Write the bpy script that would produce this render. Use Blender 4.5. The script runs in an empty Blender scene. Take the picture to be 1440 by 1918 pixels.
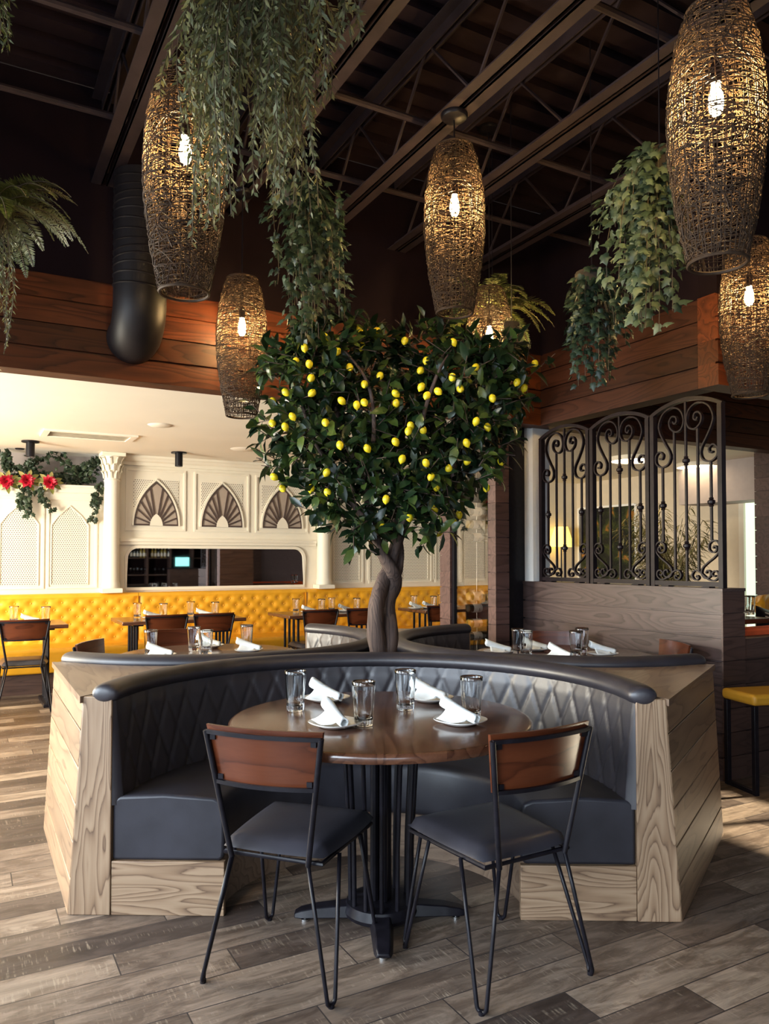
import bpy, math, random
from math import pi, sin, cos, tan, atan2, sqrt, radians
from mathutils import Vector, Matrix, noise as mnoise

C = bpy.context.scene.collection
SC = bpy.context.scene
rnd = random.Random(7)

# ------------------------------------------------------------------ camera
F = 1430.0
YAW = radians(28.9)
TILT = radians(1.5)
EYE = 1.36
HORIZON = 1048.0
SHIFT_PX = (HORIZON - 959.0) - F * tan(TILT)
cam_data = bpy.data.cameras.new('camera')
cam_data.sensor_fit = 'HORIZONTAL'
cam_data.sensor_width = 36.0
cam_data.lens = 36.0 * F / 1440.0
cam_data.shift_y = SHIFT_PX / 1440.0
cam_data.clip_end = 200
cam = bpy.data.objects.new('camera', cam_data)
C.objects.link(cam)
cam.location = (0, 0, EYE)
cam.rotation_euler = (pi / 2 + TILT, 0, -YAW)
SC.camera = cam

FW = Vector((sin(YAW), cos(YAW), 0))     # straight ahead on the floor
RT = Vector((cos(YAW), -sin(YAW), 0))    # to the right on the floor

def ud(u, d, z=0.0):
    """metres right of and ahead of the standpoint -> room coordinates"""
    p = RT * u + FW * d
    return Vector((p.x, p.y, z))

def ray(px, py):
    xc = (px - 720.0) / F
    yc = (959.0 - py + SHIFT_PX) / F
    fwd = cos(TILT) - yc * sin(TILT)
    up = sin(TILT) + yc * cos(TILT)
    return xc / fwd, up / fwd            # right per metre ahead, up per metre ahead

def at_d(px, py, d):
    a, b = ray(px, py)
    return ud(a * d, d, EYE + b * d)

def at_z(px, py, z):
    a, b = ray(px, py)
    d = (z - EYE) / b
    return ud(a * d, d, z)

def at_y(px, py, y):
    a, b = ray(px, py)
    g = RT * a + FW
    d = y / g.y
    return Vector((g.x * d, y, EYE + b * d))

def at_x(px, py, x):
    a, b = ray(px, py)
    g = RT * a + FW
    d = x / g.x
    return Vector((x, g.y * d, EYE + b * d))

# ------------------------------------------------------------------ view, world and daylight
SC.view_settings.view_transform = 'Standard'
SC.view_settings.look = 'None'
SC.view_settings.gamma = 1.0
SC.view_settings.use_curve_mapping = False
SC.view_settings.exposure = 0.0
cy = SC.cycles
cy.max_bounces = 8
cy.diffuse_bounces = 4
cy.glossy_bounces = 4
cy.transmission_bounces = 8
cy.transparent_max_bounces = 12
cy.sample_clamp_indirect = 4.0
cy.caustics_reflective = False
cy.caustics_refractive = False
cy.use_denoising = True

world = bpy.data.worlds.new('daylight')
SC.world = world
world.use_nodes = True
wn = world.node_tree.nodes
wn['Background'].inputs['Color'].default_value = (0.62, 0.78, 1.0, 1)
wn['Background'].inputs['Strength'].default_value = 1.5

def area(name, loc, look, sx, sy, power, color, spread=pi):
    l = bpy.data.lights.new(name, 'AREA')
    l.shape = 'RECTANGLE'
    l.size, l.size_y = sx, sy
    l.energy = power
    l.color = color
    l.spread = spread
    o = bpy.data.objects.new(name, l)
    C.objects.link(o)
    o.location = loc
    o.rotation_euler = Vector(look).to_track_quat('-Z', 'Y').to_euler()
    return o

COOL = (0.76, 0.88, 1.0)
# daylight standing in the big front windows (left wall) and a fill light added behind the standpoint
for i, y in enumerate((-3.4, -0.2, 3.0)):
    area('window_and_fill_light', (-2.9, y, 1.75), (1, 0.0, -0.55), 2.4, 2.3, (150, 175, 140)[i], COOL, radians(120))
for i, x in enumerate((-1.5,)):
    area('window_and_fill_light', (x, -5.35, 1.75), (0.1, 1, -0.45), 2.4, 2.3, 45, COOL, radians(120))
for i, y in enumerate((6.1, 8.0)):
    area('window_and_fill_light', (-2.9, y, 1.45), (1, 0.0, -0.08), 1.5, 1.9, (520, 95)[i], (1.0, 0.92, 0.74))
sun = bpy.data.lights.new('sun', 'SUN')
sun.energy = 24.0
sun.angle = radians(0.6)
sun.color = (1.0, 0.86, 0.62)
sun_o = bpy.data.objects.new('sun', sun)
C.objects.link(sun_o)
sun_o.rotation_euler = Vector((-0.90, 0.24, -0.40)).to_track_quat('-Z', 'Y').to_euler()

# ------------------------------------------------------------------ mesh helpers
class MB:
    def __init__(s):
        s.v = []
        s.f = []
    def quad(s, a, b, c, d):
        n = len(s.v)
        s.v += [tuple(a), tuple(b), tuple(c), tuple(d)]
        s.f.append((n, n + 1, n + 2, n + 3))
        return s
    def box(s, x0, x1, y0, y1, z0, z1, m=None):
        n = len(s.v)
        p = [(x0, y0, z0), (x1, y0, z0), (x1, y1, z0), (x0, y1, z0), (x0, y0, z1), (x1, y0, z1), (x1, y1, z1), (x0, y1, z1)]
        if m is not None:
            p = [tuple(m @ Vector(q)) for q in p]
        s.v += p
        for q in ((3, 2, 1, 0), (4, 5, 6, 7), (0, 1, 5, 4), (1, 2, 6, 5), (2, 3, 7, 6), (3, 0, 4, 7)):
            s.f.append(tuple(n + k for k in q))
        return s
    def prism(s, pts, z0, z1, m=None, top=None):
        """polygon pts (ccw) pushed from z0 to z1; top = other polygon for the upper face"""
        n, k = len(s.v), len(pts)
        t = top or pts
        p = [Vector((a[0], a[1], z0)) for a in pts] + [Vector((a[0], a[1], z1)) for a in t]
        if m is not None:
            p = [m @ q for q in p]
        s.v += [tuple(q) for q in p]
        s.f.append(tuple(n + k - 1 - i for i in range(k)))
        s.f.append(tuple(n + k + i for i in range(k)))
        for i in range(k):
            j = (i + 1) % k
            s.f.append((n + i, n + j, n + k + j, n + k + i))
        return s
    def lathe(s, prof, seg=24, m=None, mod=None, a0=0.0, a1=2 * pi):
        """prof = [(r, z)]; mod(angle, r, z) scales the radius"""
        n = len(s.v)
        full = abs(a1 - a0 - 2 * pi) < 1e-6
        cols = seg if full else seg + 1
        for i in range(cols):
            a = a0 + (a1 - a0) * i / seg
            for r, z in prof:
                q = r * (mod(a, r, z) if mod else 1.0)
                p = Vector((q * cos(a), q * sin(a), z))
                s.v.append(tuple(m @ p if m is not None else p))
        k = len(prof)
        for i in range(seg):
            j = (i + 1) % cols
            for q in range(k - 1):
                s.f.append((n + i * k + q, n + j * k + q, n + j * k + q + 1, n + i * k + q + 1))
        return s
    def sweep(s, path, prof, up=None, closed=False, cap=True, scale=None):
        path = [Vector(p) for p in path]
        n0, k, L = len(s.v), len(prof), len(path)
        prev = None
        for i, p in enumerate(path):
            if closed:
                t = path[(i + 1) % L] - path[i - 1]
            else:
                t = path[min(i + 1, L - 1)] - path[max(i - 1, 0)]
            if t.length < 1e-9:
                t = Vector((0, 0, 1))
            t.normalize()
            if up is not None:
                b = Vector(up)
                a = b.cross(t)
                if a.length < 1e-6:
                    a = t.orthogonal()
                a.normalize()
                b = t.cross(a).normalized()
            else:
                if prev is None:
                    a = t.orthogonal().normalized()
                else:
                    a = prev - t * prev.dot(t)
                    a = t.orthogonal().normalized() if a.length < 1e-6 else a.normalized()
                prev = a
                b = t.cross(a)
            q = scale(i / max(1, L - 1)) if scale else 1.0
            for x, y in prof:
                s.v.append(tuple(p + a * (x * q) + b * (y * q)))
        for i in range(L if closed else L - 1):
            j = (i + 1) % L
            for c in range(k):
                e = (c + 1) % k
                s.f.append((n0 + i * k + c, n0 + i * k + e, n0 + j * k + e, n0 + j * k + c))
        if cap and not closed:
            s.f.append(tuple(n0 + k - 1 - c for c in range(k)))
            s.f.append(tuple(n0 + (L - 1) * k + c for c in range(k)))
        return s
    def tube(s, path, r, seg=8, **kw):
        return s.sweep(path, [(r * cos(2 * pi * i / seg), r * sin(2 * pi * i / seg)) for i in range(seg)], **kw)
    def bar(s, path, w, h, **kw):
        return s.sweep(path, [(-w / 2, -h / 2), (w / 2, -h / 2), (w / 2, h / 2), (-w / 2, h / 2)], **kw)
    def grid(s, nu, nv, fn, close_u=False):
        n = len(s.v)
        for i in range(nu):
            for j in range(nv):
                s.v.append(tuple(fn(i, j)))
        for i in range(nu if close_u else nu - 1):
            k = (i + 1) % nu
            for j in range(nv - 1):
                s.f.append((n + i * nv + j, n + k * nv + j, n + k * nv + j + 1, n + i * nv + j + 1))
        return s
    def ball(s, c, r, seg=10, rings=6, sc=(1, 1, 1)):
        prof = [(max(1e-4, r * sin(pi * i / rings)), -r * cos(pi * i / rings)) for i in range(rings + 1)]
        return s.lathe(prof, seg, Matrix.Translation(Vector(c)) @ Matrix.Diagonal((sc[0], sc[1], sc[2], 1)))

def obj(name, mb, mat, parent=None, loc=None, rotz=0.0, bevel=0.0, sub=0, sharp=35, bseg=2, smooth=True):
    me = bpy.data.meshes.new(name)
    me.from_pydata(mb.v, [], mb.f)
    me.validate()
    me.update()
    if mat is not None:
        me.materials.append(mat)
    if smooth:
        me.polygons.foreach_set('use_smooth', [True] * len(me.polygons))
        if sharp < 180:
            me.set_sharp_from_angle(angle=radians(sharp))
    o = bpy.data.objects.new(name, me)
    C.objects.link(o)
    if parent is not None:
        o.parent = parent
    if loc is not None:
        o.location = loc
    o.rotation_euler = (0, 0, rotz)
    if bevel:
        md = o.modifiers.new('bevel', 'BEVEL')
        md.width = bevel
        md.segments = bseg
        md.limit_method = 'ANGLE'
        md.angle_limit = radians(40)
        md.harden_normals = False
    if sub:
        md = o.modifiers.new('smooth', 'SUBSURF')
        md.levels = md.render_levels = sub
    return o

def tag(o, label=None, cat=None, group=None, kind=None):
    if label: o['label'] = label
    if cat: o['category'] = cat
    if group: o['group'] = group
    if kind: o['kind'] = kind
    return o

def thing(name, label, cat, loc=(0, 0, 0), rotz=0.0, group=None):
    o = bpy.data.objects.new(name, None)
    C.objects.link(o)
    o.empty_display_size = 0.1
    o.location = loc
    o.rotation_euler = (0, 0, rotz)
    return tag(o, label, cat, group)

def struct(name, mb, mat, **kw):
    o = obj(name, mb, mat, **kw)
    o['kind'] = 'structure'
    return o

def copy_tree(o, parent=None):
    c = o.copy()
    C.objects.link(c)
    c.parent = parent
    for ch in list(o.children):
        copy_tree(ch, c)
    return c

def dup(root, loc, rotz=0.0, label=None, group=None):
    r = copy_tree(root)
    r.location = loc
    r.rotation_euler = (0, 0, rotz)
    if label: r['label'] = label
    if group: r['group'] = group
    return r

# ------------------------------------------------------------------ material helpers
class NT:
    def __init__(s, name):
        s.m = bpy.data.materials.new(name)
        s.m.use_nodes = True
        s.t = s.m.node_tree
        s.b = s.t.nodes['Principled BSDF']
        s.out = s.t.nodes['Material Output']
    def n(s, kind, **kw):
        o = s.t.nodes.new(kind)
        for k, v in kw.items():
            setattr(o, k, v)
        return o
    def l(s, a, b):
        s.t.links.new(a, b)
    def set(s, sock, v):
        if hasattr(v, 'is_linked') or hasattr(v, 'links'):
            s.l(v, sock)
        else:
            sock.default_value = v
    def math(s, op, a, b=None, c=None, clamp=False):
        o = s.n('ShaderNodeMath', operation=op)
        o.use_clamp = clamp
        s.set(o.inputs[0], a)
        if b is not None: s.set(o.inputs[1], b)
        if c is not None: s.set(o.inputs[2], c)
        return o.outputs[0]
    def coord(s, which='Object'):
        return s.n('ShaderNodeTexCoord').outputs[which]
    def xyz(s, vec):
        o = s.n('ShaderNodeSeparateXYZ')
        s.l(vec, o.inputs[0])
        return o.outputs
    def comb(s, x, y, z):
        o = s.n('ShaderNodeCombineXYZ')
        for i, q in enumerate((x, y, z)):
            s.set(o.inputs[i], q)
        return o.outputs[0]
    def vmath(s, op, a, b):
        o = s.n('ShaderNodeVectorMath', operation=op)
        s.set(o.inputs[0], a)
        s.set(o.inputs[1], b)
        return o.outputs[0]
    def noise(s, vec, scale, detail=2.0, rough=0.5, dist=0.0):
        o = s.n('ShaderNodeTexNoise')
        if vec is not None: s.l(vec, o.inputs['Vector'])
        o.inputs['Scale'].default_value = scale
        o.inputs['Detail'].default_value = detail
        o.inputs['Roughness'].default_value = rough
        o.inputs['Distortion'].default_value = dist
        return o.outputs['Fac']
    def white(s, v, dim='1D'):
        o = s.n('ShaderNodeTexWhiteNoise', noise_dimensions=dim)
        if dim == '1D':
            s.set(o.inputs['W'], v)
        else:
            s.set(o.inputs['Vector'], v)
        return o.outputs
    def ramp(s, fac, stops, interp='LINEAR'):
        o = s.n('ShaderNodeValToRGB')
        o.color_ramp.interpolation = interp
        e = o.color_ramp.elements
        while len(e) < len(stops):
            e.new(0.5)
        for i, (p, c) in enumerate(stops):
            e[i].position = p
            e[i].color = (*c, 1) if len(c) == 3 else c
        s.l(fac, o.inputs[0])
        return o.outputs[0]
    def mix(s, fac, a, b, mode='MIX'):
        o = s.n('ShaderNodeMix', data_type='RGBA', blend_type=mode)
        s.set(o.inputs['Factor'], fac)
        for sock, v in ((o.inputs[6], a), (o.inputs[7], b)):
            if isinstance(v, tuple):
                v = (*v, 1) if len(v) == 3 else v
            s.set(sock, v)
        return o.outputs[2]
    def bump(s, h, strength=0.2, dist=0.01):
        o = s.n('ShaderNodeBump')
        o.inputs['Strength'].default_value = strength
        o.inputs['Distance'].default_value = dist
        s.l(h, o.inputs['Height'])
        s.l(o.outputs[0], s.b.inputs['Normal'])
    def base(s, c):
        if isinstance(c, tuple):
            c = (*c, 1) if len(c) == 3 else c
        s.set(s.b.inputs['Base Color'], c)
    def p(s, **kw):
        for k, v in kw.items():
            s.set(s.b.inputs[k.replace('_', ' ')], v)
        return s

def plain(name, col, rough=0.5, metal=0.0, vary=0.12, scale=14.0, bump=0.0, coat=0.0, spec=0.5):
    t = NT(name)
    co = t.coord()
    f = t.noise(co, scale, 3.0)
    hi = tuple(min(1.0, c * (1 + vary)) for c in col)
    lo = tuple(c * (1 - vary) for c in col)
    t.base(t.ramp(f, [(0.3, lo), (0.7, hi)]))
    t.p(Roughness=rough, Metallic=metal)
    t.b.inputs['Specular IOR Level'].default_value = spec
    if coat:
        t.b.inputs['Coat Weight'].default_value = coat
        t.b.inputs['Coat Roughness'].default_value = 0.15
    if bump:
        t.bump(t.noise(co, scale * 12, 3.0), bump, 0.002)
    return t.m

def wood(name, dark, mid, light, axis='x', board=None, rough=0.5, rings=9.0, scale=1.0, vary=0.35, fine=0.35, coat=0.0, bump=0.15, spec=0.5):
    """flat-sawn grain: contour rings of a stretched noise; board=(axis, width) varies each board"""
    t = NT(name)
    co = t.coord()
    info = t.n('ShaderNodeObjectInfo')
    s3 = {'x': (0.13, 1, 1), 'y': (1, 0.13, 1), 'z': (1, 1, 0.13)}[axis]
    vec = t.vmath('MULTIPLY', co, tuple(scale * q for q in s3))
    tint = None
    if board:
        x = t.xyz(co)['XYZ'.index(board[0].upper())]
        wn_ = t.white(t.math('FLOOR', t.math('DIVIDE', x, board[1])))
        vec = t.vmath('ADD', vec, t.vmath('MULTIPLY', wn_['Color'], (7.0, 7.0, 7.0)))
        tint = wn_['Value']
    else:
        r3 = t.comb(t.math('MULTIPLY', info.outputs['Random'], 3.7), t.math('MULTIPLY', info.outputs['Random'], 5.1), t.math('MULTIPLY', info.outputs['Random'], 2.3))
        vec = t.vmath('ADD', vec, r3)
    a = t.noise(vec, 2.6, 1.5, 0.45, 0.15)
    wob = t.noise(t.vmath('MULTIPLY', co, tuple(scale * 9 * (q if q < 1 else 1) for q in s3)), 2.0, 2.0)
    ring = t.math('FRACT', t.math('ADD', t.math('MULTIPLY', a, rings * 1.6), t.math('MULTIPLY', wob, 0.35)))
    # late wood: a thin dark line, then a slow rise to pale early wood
    ring = t.math('MULTIPLY', t.math('POWER', ring, 0.55), t.math('SUBTRACT', 1.0, t.math('POWER', ring, 14.0)))
    fs = {'x': (4, 120, 120), 'y': (120, 4, 120), 'z': (120, 120, 4)}[axis]
    fv = t.vmath('MULTIPLY', co, fs)
    b = t.noise(fv, 1.0, 3.0, 0.6)
    f = t.math('ADD', t.math('MULTIPLY', ring, 1 - fine), t.math('MULTIPLY', b, fine))
    col = t.ramp(f, [(0.05, dark), (0.45, mid), (0.92, light)])
    if tint is not None:
        k = t.math('MULTIPLY_ADD', tint, 2 * vary, 1 - vary)
        col = t.mix(1.0, col, t.comb(k, k, k), 'MULTIPLY')
    t.base(col)
    t.p(Roughness=rough)
    t.b.inputs['Specular IOR Level'].default_value = spec
    if coat:
        t.b.inputs['Coat Weight'].default_value = coat
        t.b.inputs['Coat Roughness'].default_value = 0.12
    if bump:
        t.bump(f, bump, 0.002)
    return t.m

def glow(name, col, strength):
    t = NT(name)
    t.base((0.8, 0.7, 0.5))
    t.b.inputs['Emission Color'].default_value = (*col, 1)
    t.b.inputs['Emission Strength'].default_value = strength
    return t.m

def foliage(name, cols, rough=0.45, trans=0.15):
    t = NT(name)
    g = t.n('ShaderNodeNewGeometry')
    n_ = len(cols)
    c = t.ramp(g.outputs['Random Per Island'], [(i / max(1, n_ - 1), q) for i, q in enumerate(cols)])
    v = t.noise(t.coord(), 60.0, 2.0)
    c = t.mix(0.25, c, t.ramp(v, [(0.3, (0.3, 0.3, 0.3)), (0.7, (1.0, 1.0, 1.0))]), 'MULTIPLY')
    t.base(c)
    t.p(Roughness=rough)
    tr = t.n('ShaderNodeBsdfTranslucent')
    t.l(c, tr.inputs['Color'])
    mx = t.n('ShaderNodeMixShader')
    mx.inputs[0].default_value = trans
    t.l(t.b.outputs[0], mx.inputs[1])
    t.l(tr.outputs[0], mx.inputs[2])
    t.l(mx.outputs[0], t.out.inputs['Surface'])
    return t.m

M = {}
# floor: staggered wood-look tiles, long side along x
def floor_mat():
    t = NT('plank_tile')
    co = t.coord()
    x, y, z = t.xyz(co)
    W_, L_ = 0.155, 0.93
    row = t.math('FLOOR', t.math('DIVIDE', y, W_))
    off = t.math('FRACT', t.math('MULTIPLY', row, 0.382))
    xs = t.math('ADD', t.math('DIVIDE', x, L_), off)
    col = t.math('FLOOR', xs)
    idv = t.comb(row, col, 0.0)
    w = t.white(idv, '3D')
    fx = t.math('MULTIPLY', t.math('FRACT', xs), L_)
    fy = t.math('MULTIPLY', t.math('FRACT', t.math('DIVIDE', y, W_)), W_)
    ex = t.math('MINIMUM', fx, t.math('SUBTRACT', L_, fx))
    ey = t.math('MINIMUM', fy, t.math('SUBTRACT', W_, fy))
    grout = t.math('LESS_THAN', t.math('MINIMUM', ex, ey), 0.0024)
    base = t.ramp(w['Value'], [(0.0, (0.060, 0.043, 0.036)), (0.3, (0.110, 0.080, 0.063)), (0.6, (0.21, 0.158, 0.12)), (1.0, (0.38, 0.295, 0.22))])
    offv = t.vmath('MULTIPLY', w['Color'], (9.0, 9.0, 9.0))
    gv = t.vmath('ADD', t.vmath('MULTIPLY', co, (2.2, 24.0, 1.0)), offv)
    g = t.noise(gv, 1.6, 6.0, 0.7, 0.6)
    blot = t.noise(t.vmath('ADD', t.vmath('MULTIPLY', co, (1.6, 5.0, 1.0)), offv), 2.6, 6.0, 0.68, 0.8)
    bm = t.ramp(blot, [(0.44, (0, 0, 0)), (0.58, (1, 1, 1))])
    c = t.mix(t.math('MULTIPLY', bm, 0.75), base, t.mix(1.0, base, (0.42, 0.38, 0.36), 'MULTIPLY'))
    k = t.math('MULTIPLY_ADD', g, 1.9, 0.06)
    c = t.mix(1.0, c, t.comb(k, k, k), 'MULTIPLY')
    # pale saw scratches across the boards
    sv = t.vmath('ADD', t.vmath('MULTIPLY', co, (110.0, 9.0, 1.0)), offv)
    sc = t.ramp(t.noise(sv, 1.0, 3.0, 0.65), [(0.54, (0, 0, 0)), (0.68, (1, 1, 1))])
    edge = t.ramp(t.noise(t.vmath('ADD', t.vmath('MULTIPLY', co, (1.2, 8.0, 1.0)), offv), 2.0, 3.0, 0.6), [(0.5, (0, 0, 0)), (0.62, (1, 1, 1))])
    c = t.mix(t.math('MULTIPLY', t.math('MULTIPLY', sc, edge), 0.5), c, (0.42, 0.34, 0.255))
    c = t.mix(grout, c, (0.035, 0.028, 0.026))
    t.base(c)
    t.p(Roughness=t.math('MULTIPLY_ADD', g, 0.25, 0.3))
    t.bump(t.math('SUBTRACT', t.math('MULTIPLY', g, 0.3), grout), 0.25, 0.003)
    return t.m
M['floor'] = floor_mat()
M['ash_z'] = wood('limed_ash_upright', (0.070, 0.036, 0.021), (0.25, 0.155, 0.090), (0.39, 0.27, 0.17), 'z', rough=0.5, rings=9, fine=0.3, scale=4)
M['ash_x'] = wood('limed_ash_level', (0.070, 0.036, 0.021), (0.25, 0.155, 0.090), (0.39, 0.27, 0.17), 'x', rough=0.5, rings=9, fine=0.3, scale=4)
M['ash_board'] = wood('ash_boarding', (0.10, 0.058, 0.034), (0.225, 0.14, 0.082), (0.30, 0.195, 0.115), 'x', ('z', 0.141), rough=0.42, rings=5, vary=0.2, scale=3)
M['cap'] = wood('ash_cap', (0.09, 0.055, 0.035), (0.19, 0.125, 0.085), (0.27, 0.19, 0.13), 'x', rough=0.33, rings=6, scale=3)
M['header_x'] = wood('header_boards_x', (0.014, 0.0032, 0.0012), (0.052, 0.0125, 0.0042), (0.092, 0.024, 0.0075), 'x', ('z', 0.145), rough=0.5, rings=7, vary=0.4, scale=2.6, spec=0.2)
M['header_y_shaded'] = wood('header_boards_y_shaded', (0.010, 0.003, 0.0018), (0.026, 0.0085, 0.0048), (0.042, 0.0145, 0.008), 'y', ('z', 0.145), rough=0.55, rings=7, vary=0.3, scale=2.6, spec=0.15)  # same boards as the x header, this face's shade put into the colour
M['brown_y'] = wood('brown_boards_y', (0.020, 0.011, 0.0105), (0.050, 0.031, 0.028), (0.082, 0.054, 0.050), 'y', ('z', 0.147), rough=0.4, rings=9, vary=0.15, scale=2.6)
M['brown_x'] = wood('brown_boards_x', (0.028, 0.015, 0.013), (0.058, 0.032, 0.026), (0.085, 0.048, 0.038), 'x', ('z', 0.147), rough=0.45, rings=8, vary=0.2, scale=2.6)
M['column'] = wood('column_boards', (0.035, 0.018, 0.017), (0.078, 0.042, 0.037), (0.115, 0.064, 0.056), 'x', ('z', 0.14), rough=0.45, rings=5, vary=0.25, scale=2.6)
M['table'] = wood('table_walnut', (0.035, 0.013, 0.008), (0.085, 0.033, 0.018), (0.14, 0.060, 0.032), 'x', ('y', 0.19), rough=0.24, rings=6, vary=0.22, coat=0.35, bump=0.05, scale=2.5)
M['back_wood'] = wood('chair_plywood', (0.032, 0.0075, 0.0032), (0.074, 0.018, 0.0068), (0.108, 0.029, 0.0105), 'x', rough=0.28, rings=4, coat=0.12, bump=0.03, scale=3, spec=0.3)
M['leather'] = plain('charcoal_leather', (0.026, 0.023, 0.029), 0.42, vary=0.22, scale=9, bump=0.12, spec=0.75)
M['leather_seat'] = plain('charcoal_leather_seat', (0.025, 0.024, 0.031), 0.38, vary=0.25, scale=7, bump=0.12, spec=0.4)
M['yellow'] = plain('mustard_leather', (0.80, 0.385, 0.022), 0.36, vary=0.1, scale=6)
M['mustard'] = plain('mustard_cushion', (0.48, 0.25, 0.022), 0.45, vary=0.1, scale=6)
M['iron'] = plain('black_iron', (0.008, 0.007, 0.010), 0.34, 0.0, vary=0.3, scale=30, spec=0.2)
M['scroll_iron'] = plain('wrought_iron', (0.011, 0.007, 0.009), 0.38, 0.0, vary=0.3, scale=24, spec=0.2)
M['chrome'] = plain('grey_steel', (0.55, 0.55, 0.55), 0.25, 1.0)
M['white'] = plain('cream_paint', (0.84, 0.78, 0.66), 0.5, vary=0.02, scale=3)
M['ceil_white'] = plain('white_ceiling_paint', (0.84, 0.78, 0.68), 0.8, vary=0.02, scale=2)
M['pier'] = plain('white_pier_paint', (0.88, 0.88, 0.86), 0.6, vary=0.02)
M['grey_wall'] = plain('grey_paint', (0.36, 0.31, 0.30), 0.8, vary=0.04)
M['room_wall'] = plain('warm_room_paint', (0.70, 0.60, 0.46), 0.8, vary=0.03)
M['black_wall'] = plain('black_paint', (0.008, 0.004, 0.006), 0.9, vary=0.1, spec=0.1)
M['deck'] = plain('dark_deck_paint', (0.016, 0.009, 0.012), 0.9, vary=0.15, spec=0.15)
M['joist'] = plain('dark_joist_paint', (0.025, 0.016, 0.019), 0.7, vary=0.2, spec=0.25)
M['duct'] = plain('black_duct_fabric', (0.008, 0.006, 0.007), 0.5, vary=0.2, spec=0.3)
M['wicker'] = plain('dark_wicker', (0.042, 0.025, 0.015), 0.6, vary=0.3, scale=40, spec=0.2)
M['china'] = plain('white_china', (0.83, 0.80, 0.75), 0.2, vary=0.02, coat=0.4)
M['napkin'] = plain('white_napkin', (0.80, 0.83, 0.83), 0.85, vary=0.04, scale=30, bump=0.1)
M['bark'] = wood('bark', (0.014, 0.008, 0.007), (0.060, 0.036, 0.028), (0.105, 0.066, 0.050), 'z', rough=0.8, rings=9, scale=5, bump=1.0)
M['lemon'] = plain('lemon_peel', (0.86, 0.66, 0.02), 0.38, vary=0.12, scale=30, bump=0.15)
M['soil'] = plain('dark_moss', (0.025, 0.02, 0.016), 0.9, vary=0.4)
M['leaf_tree'] = foliage('citrus_leaf', [(0.009, 0.021, 0.010), (0.013, 0.030, 0.012), (0.018, 0.041, 0.014), (0.032, 0.062, 0.016), (0.09, 0.13, 0.024)], 0.30, 0.1)
M['leaf_ivy'] = foliage('ivy_leaf', [(0.012, 0.026, 0.014), (0.022, 0.042, 0.022), (0.033, 0.060, 0.032), (0.05, 0.08, 0.04)], 0.45)
M['leaf_ivy_grey'] = foliage('pale_ivy_leaf', [(0.030, 0.048, 0.022), (0.05, 0.075, 0.034), (0.08, 0.11, 0.052), (0.12, 0.145, 0.07)], 0.5)
M['leaf_willow'] = foliage('willow_leaf', [(0.070, 0.080, 0.032), (0.115, 0.13, 0.058), (0.18, 0.19, 0.095), (0.26, 0.24, 0.08)], 0.55)
M['leaf_fern'] = foliage('fern_leaf', [(0.035, 0.05, 0.010), (0.07, 0.09, 0.018), (0.11, 0.125, 0.028)], 0.5)
M['stem'] = plain('brown_stem', (0.07, 0.05, 0.025), 0.7, vary=0.2)
M['basket'] = plain('dark_basket', (0.03, 0.022, 0.015), 0.9, vary=0.3)
M['red_petal'] = plain('red_petal', (0.46, 0.008, 0.03), 0.5, vary=0.25)
M['orange_cloth'] = plain('orange_cloth', (0.66, 0.10, 0.025), 0.8, vary=0.1)

def clear_glass(name, tint=(0.97, 0.99, 1.0), rough=0.0):
    t = NT(name)
    t.base(tint)
    t.p(Roughness=rough, IOR=1.47)
    t.b.inputs['Transmission Weight'].default_value = 1.0
    return t.m
M['glass'] = clear_glass('tumbler_glass')
M['bottle'] = plain('wine_bottle_glass', (0.010, 0.013, 0.010), 0.12, vary=0.1, coat=0.6)
M['label'] = plain('paper_label', (0.78, 0.74, 0.66), 0.6, vary=0.05)
M['capsule_red'] = plain('red_capsule', (0.35, 0.02, 0.02), 0.3)
M['gold_wine'] = plain('white_wine_glass', (0.30, 0.22, 0.04), 0.12, coat=0.6)

def mirror_mat():
    t = NT('mirror_silver')
    t.base((0.80, 0.78, 0.74))
    t.p(Metallic=1.0, Roughness=0.02)
    return t.m
M['mirror'] = mirror_mat()

def pane_mat():
    t = NT('cabinet_pane')
    gl = t.n('ShaderNodeBsdfGlossy')
    gl.inputs['Roughness'].default_value = 0.015
    gl.inputs['Color'].default_value = (0.95, 0.93, 0.9, 1)
    tr = t.n('ShaderNodeBsdfTransparent')
    tr.inputs['Color'].default_value = (0.86, 0.84, 0.82, 1)
    mx = t.n('ShaderNodeMixShader')
    mx.inputs[0].default_value = 0.15
    t.l(tr.outputs[0], mx.inputs[1])
    t.l(gl.outputs[0], mx.inputs[2])
    t.l(mx.outputs[0], t.out.inputs['Surface'])
    return t.m
M['pane'] = pane_mat()

def perforated():
    t = NT('perforated_sheet')
    x, y, z = t.xyz(t.coord())
    P_ = 0.024
    row = t.math('FLOOR', t.math('DIVIDE', z, P_ * 0.86))
    sh = t.math('MULTIPLY', t.math('FRACT', t.math('MULTIPLY', row, 0.5)), 1.0)
    fx = t.math('SUBTRACT', t.math('FRACT', t.math('ADD', t.math('DIVIDE', x, P_), sh)), 0.5)
    fz = t.math('MULTIPLY', t.math('SUBTRACT', t.math('FRACT', t.math('DIVIDE', z, P_ * 0.86)), 0.5), 0.86)
    r = t.math('SQRT', t.math('ADD', t.math('MULTIPLY', fx, fx), t.math('MULTIPLY', fz, fz)))
    hole = t.math('LESS_THAN', r, 0.24)
    t.base(t.mix(hole, (0.80, 0.75, 0.64), (0.10, 0.07, 0.06)))
    t.p(Roughness=0.5)
    return t.m
M['perforated'] = perforated()

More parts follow.
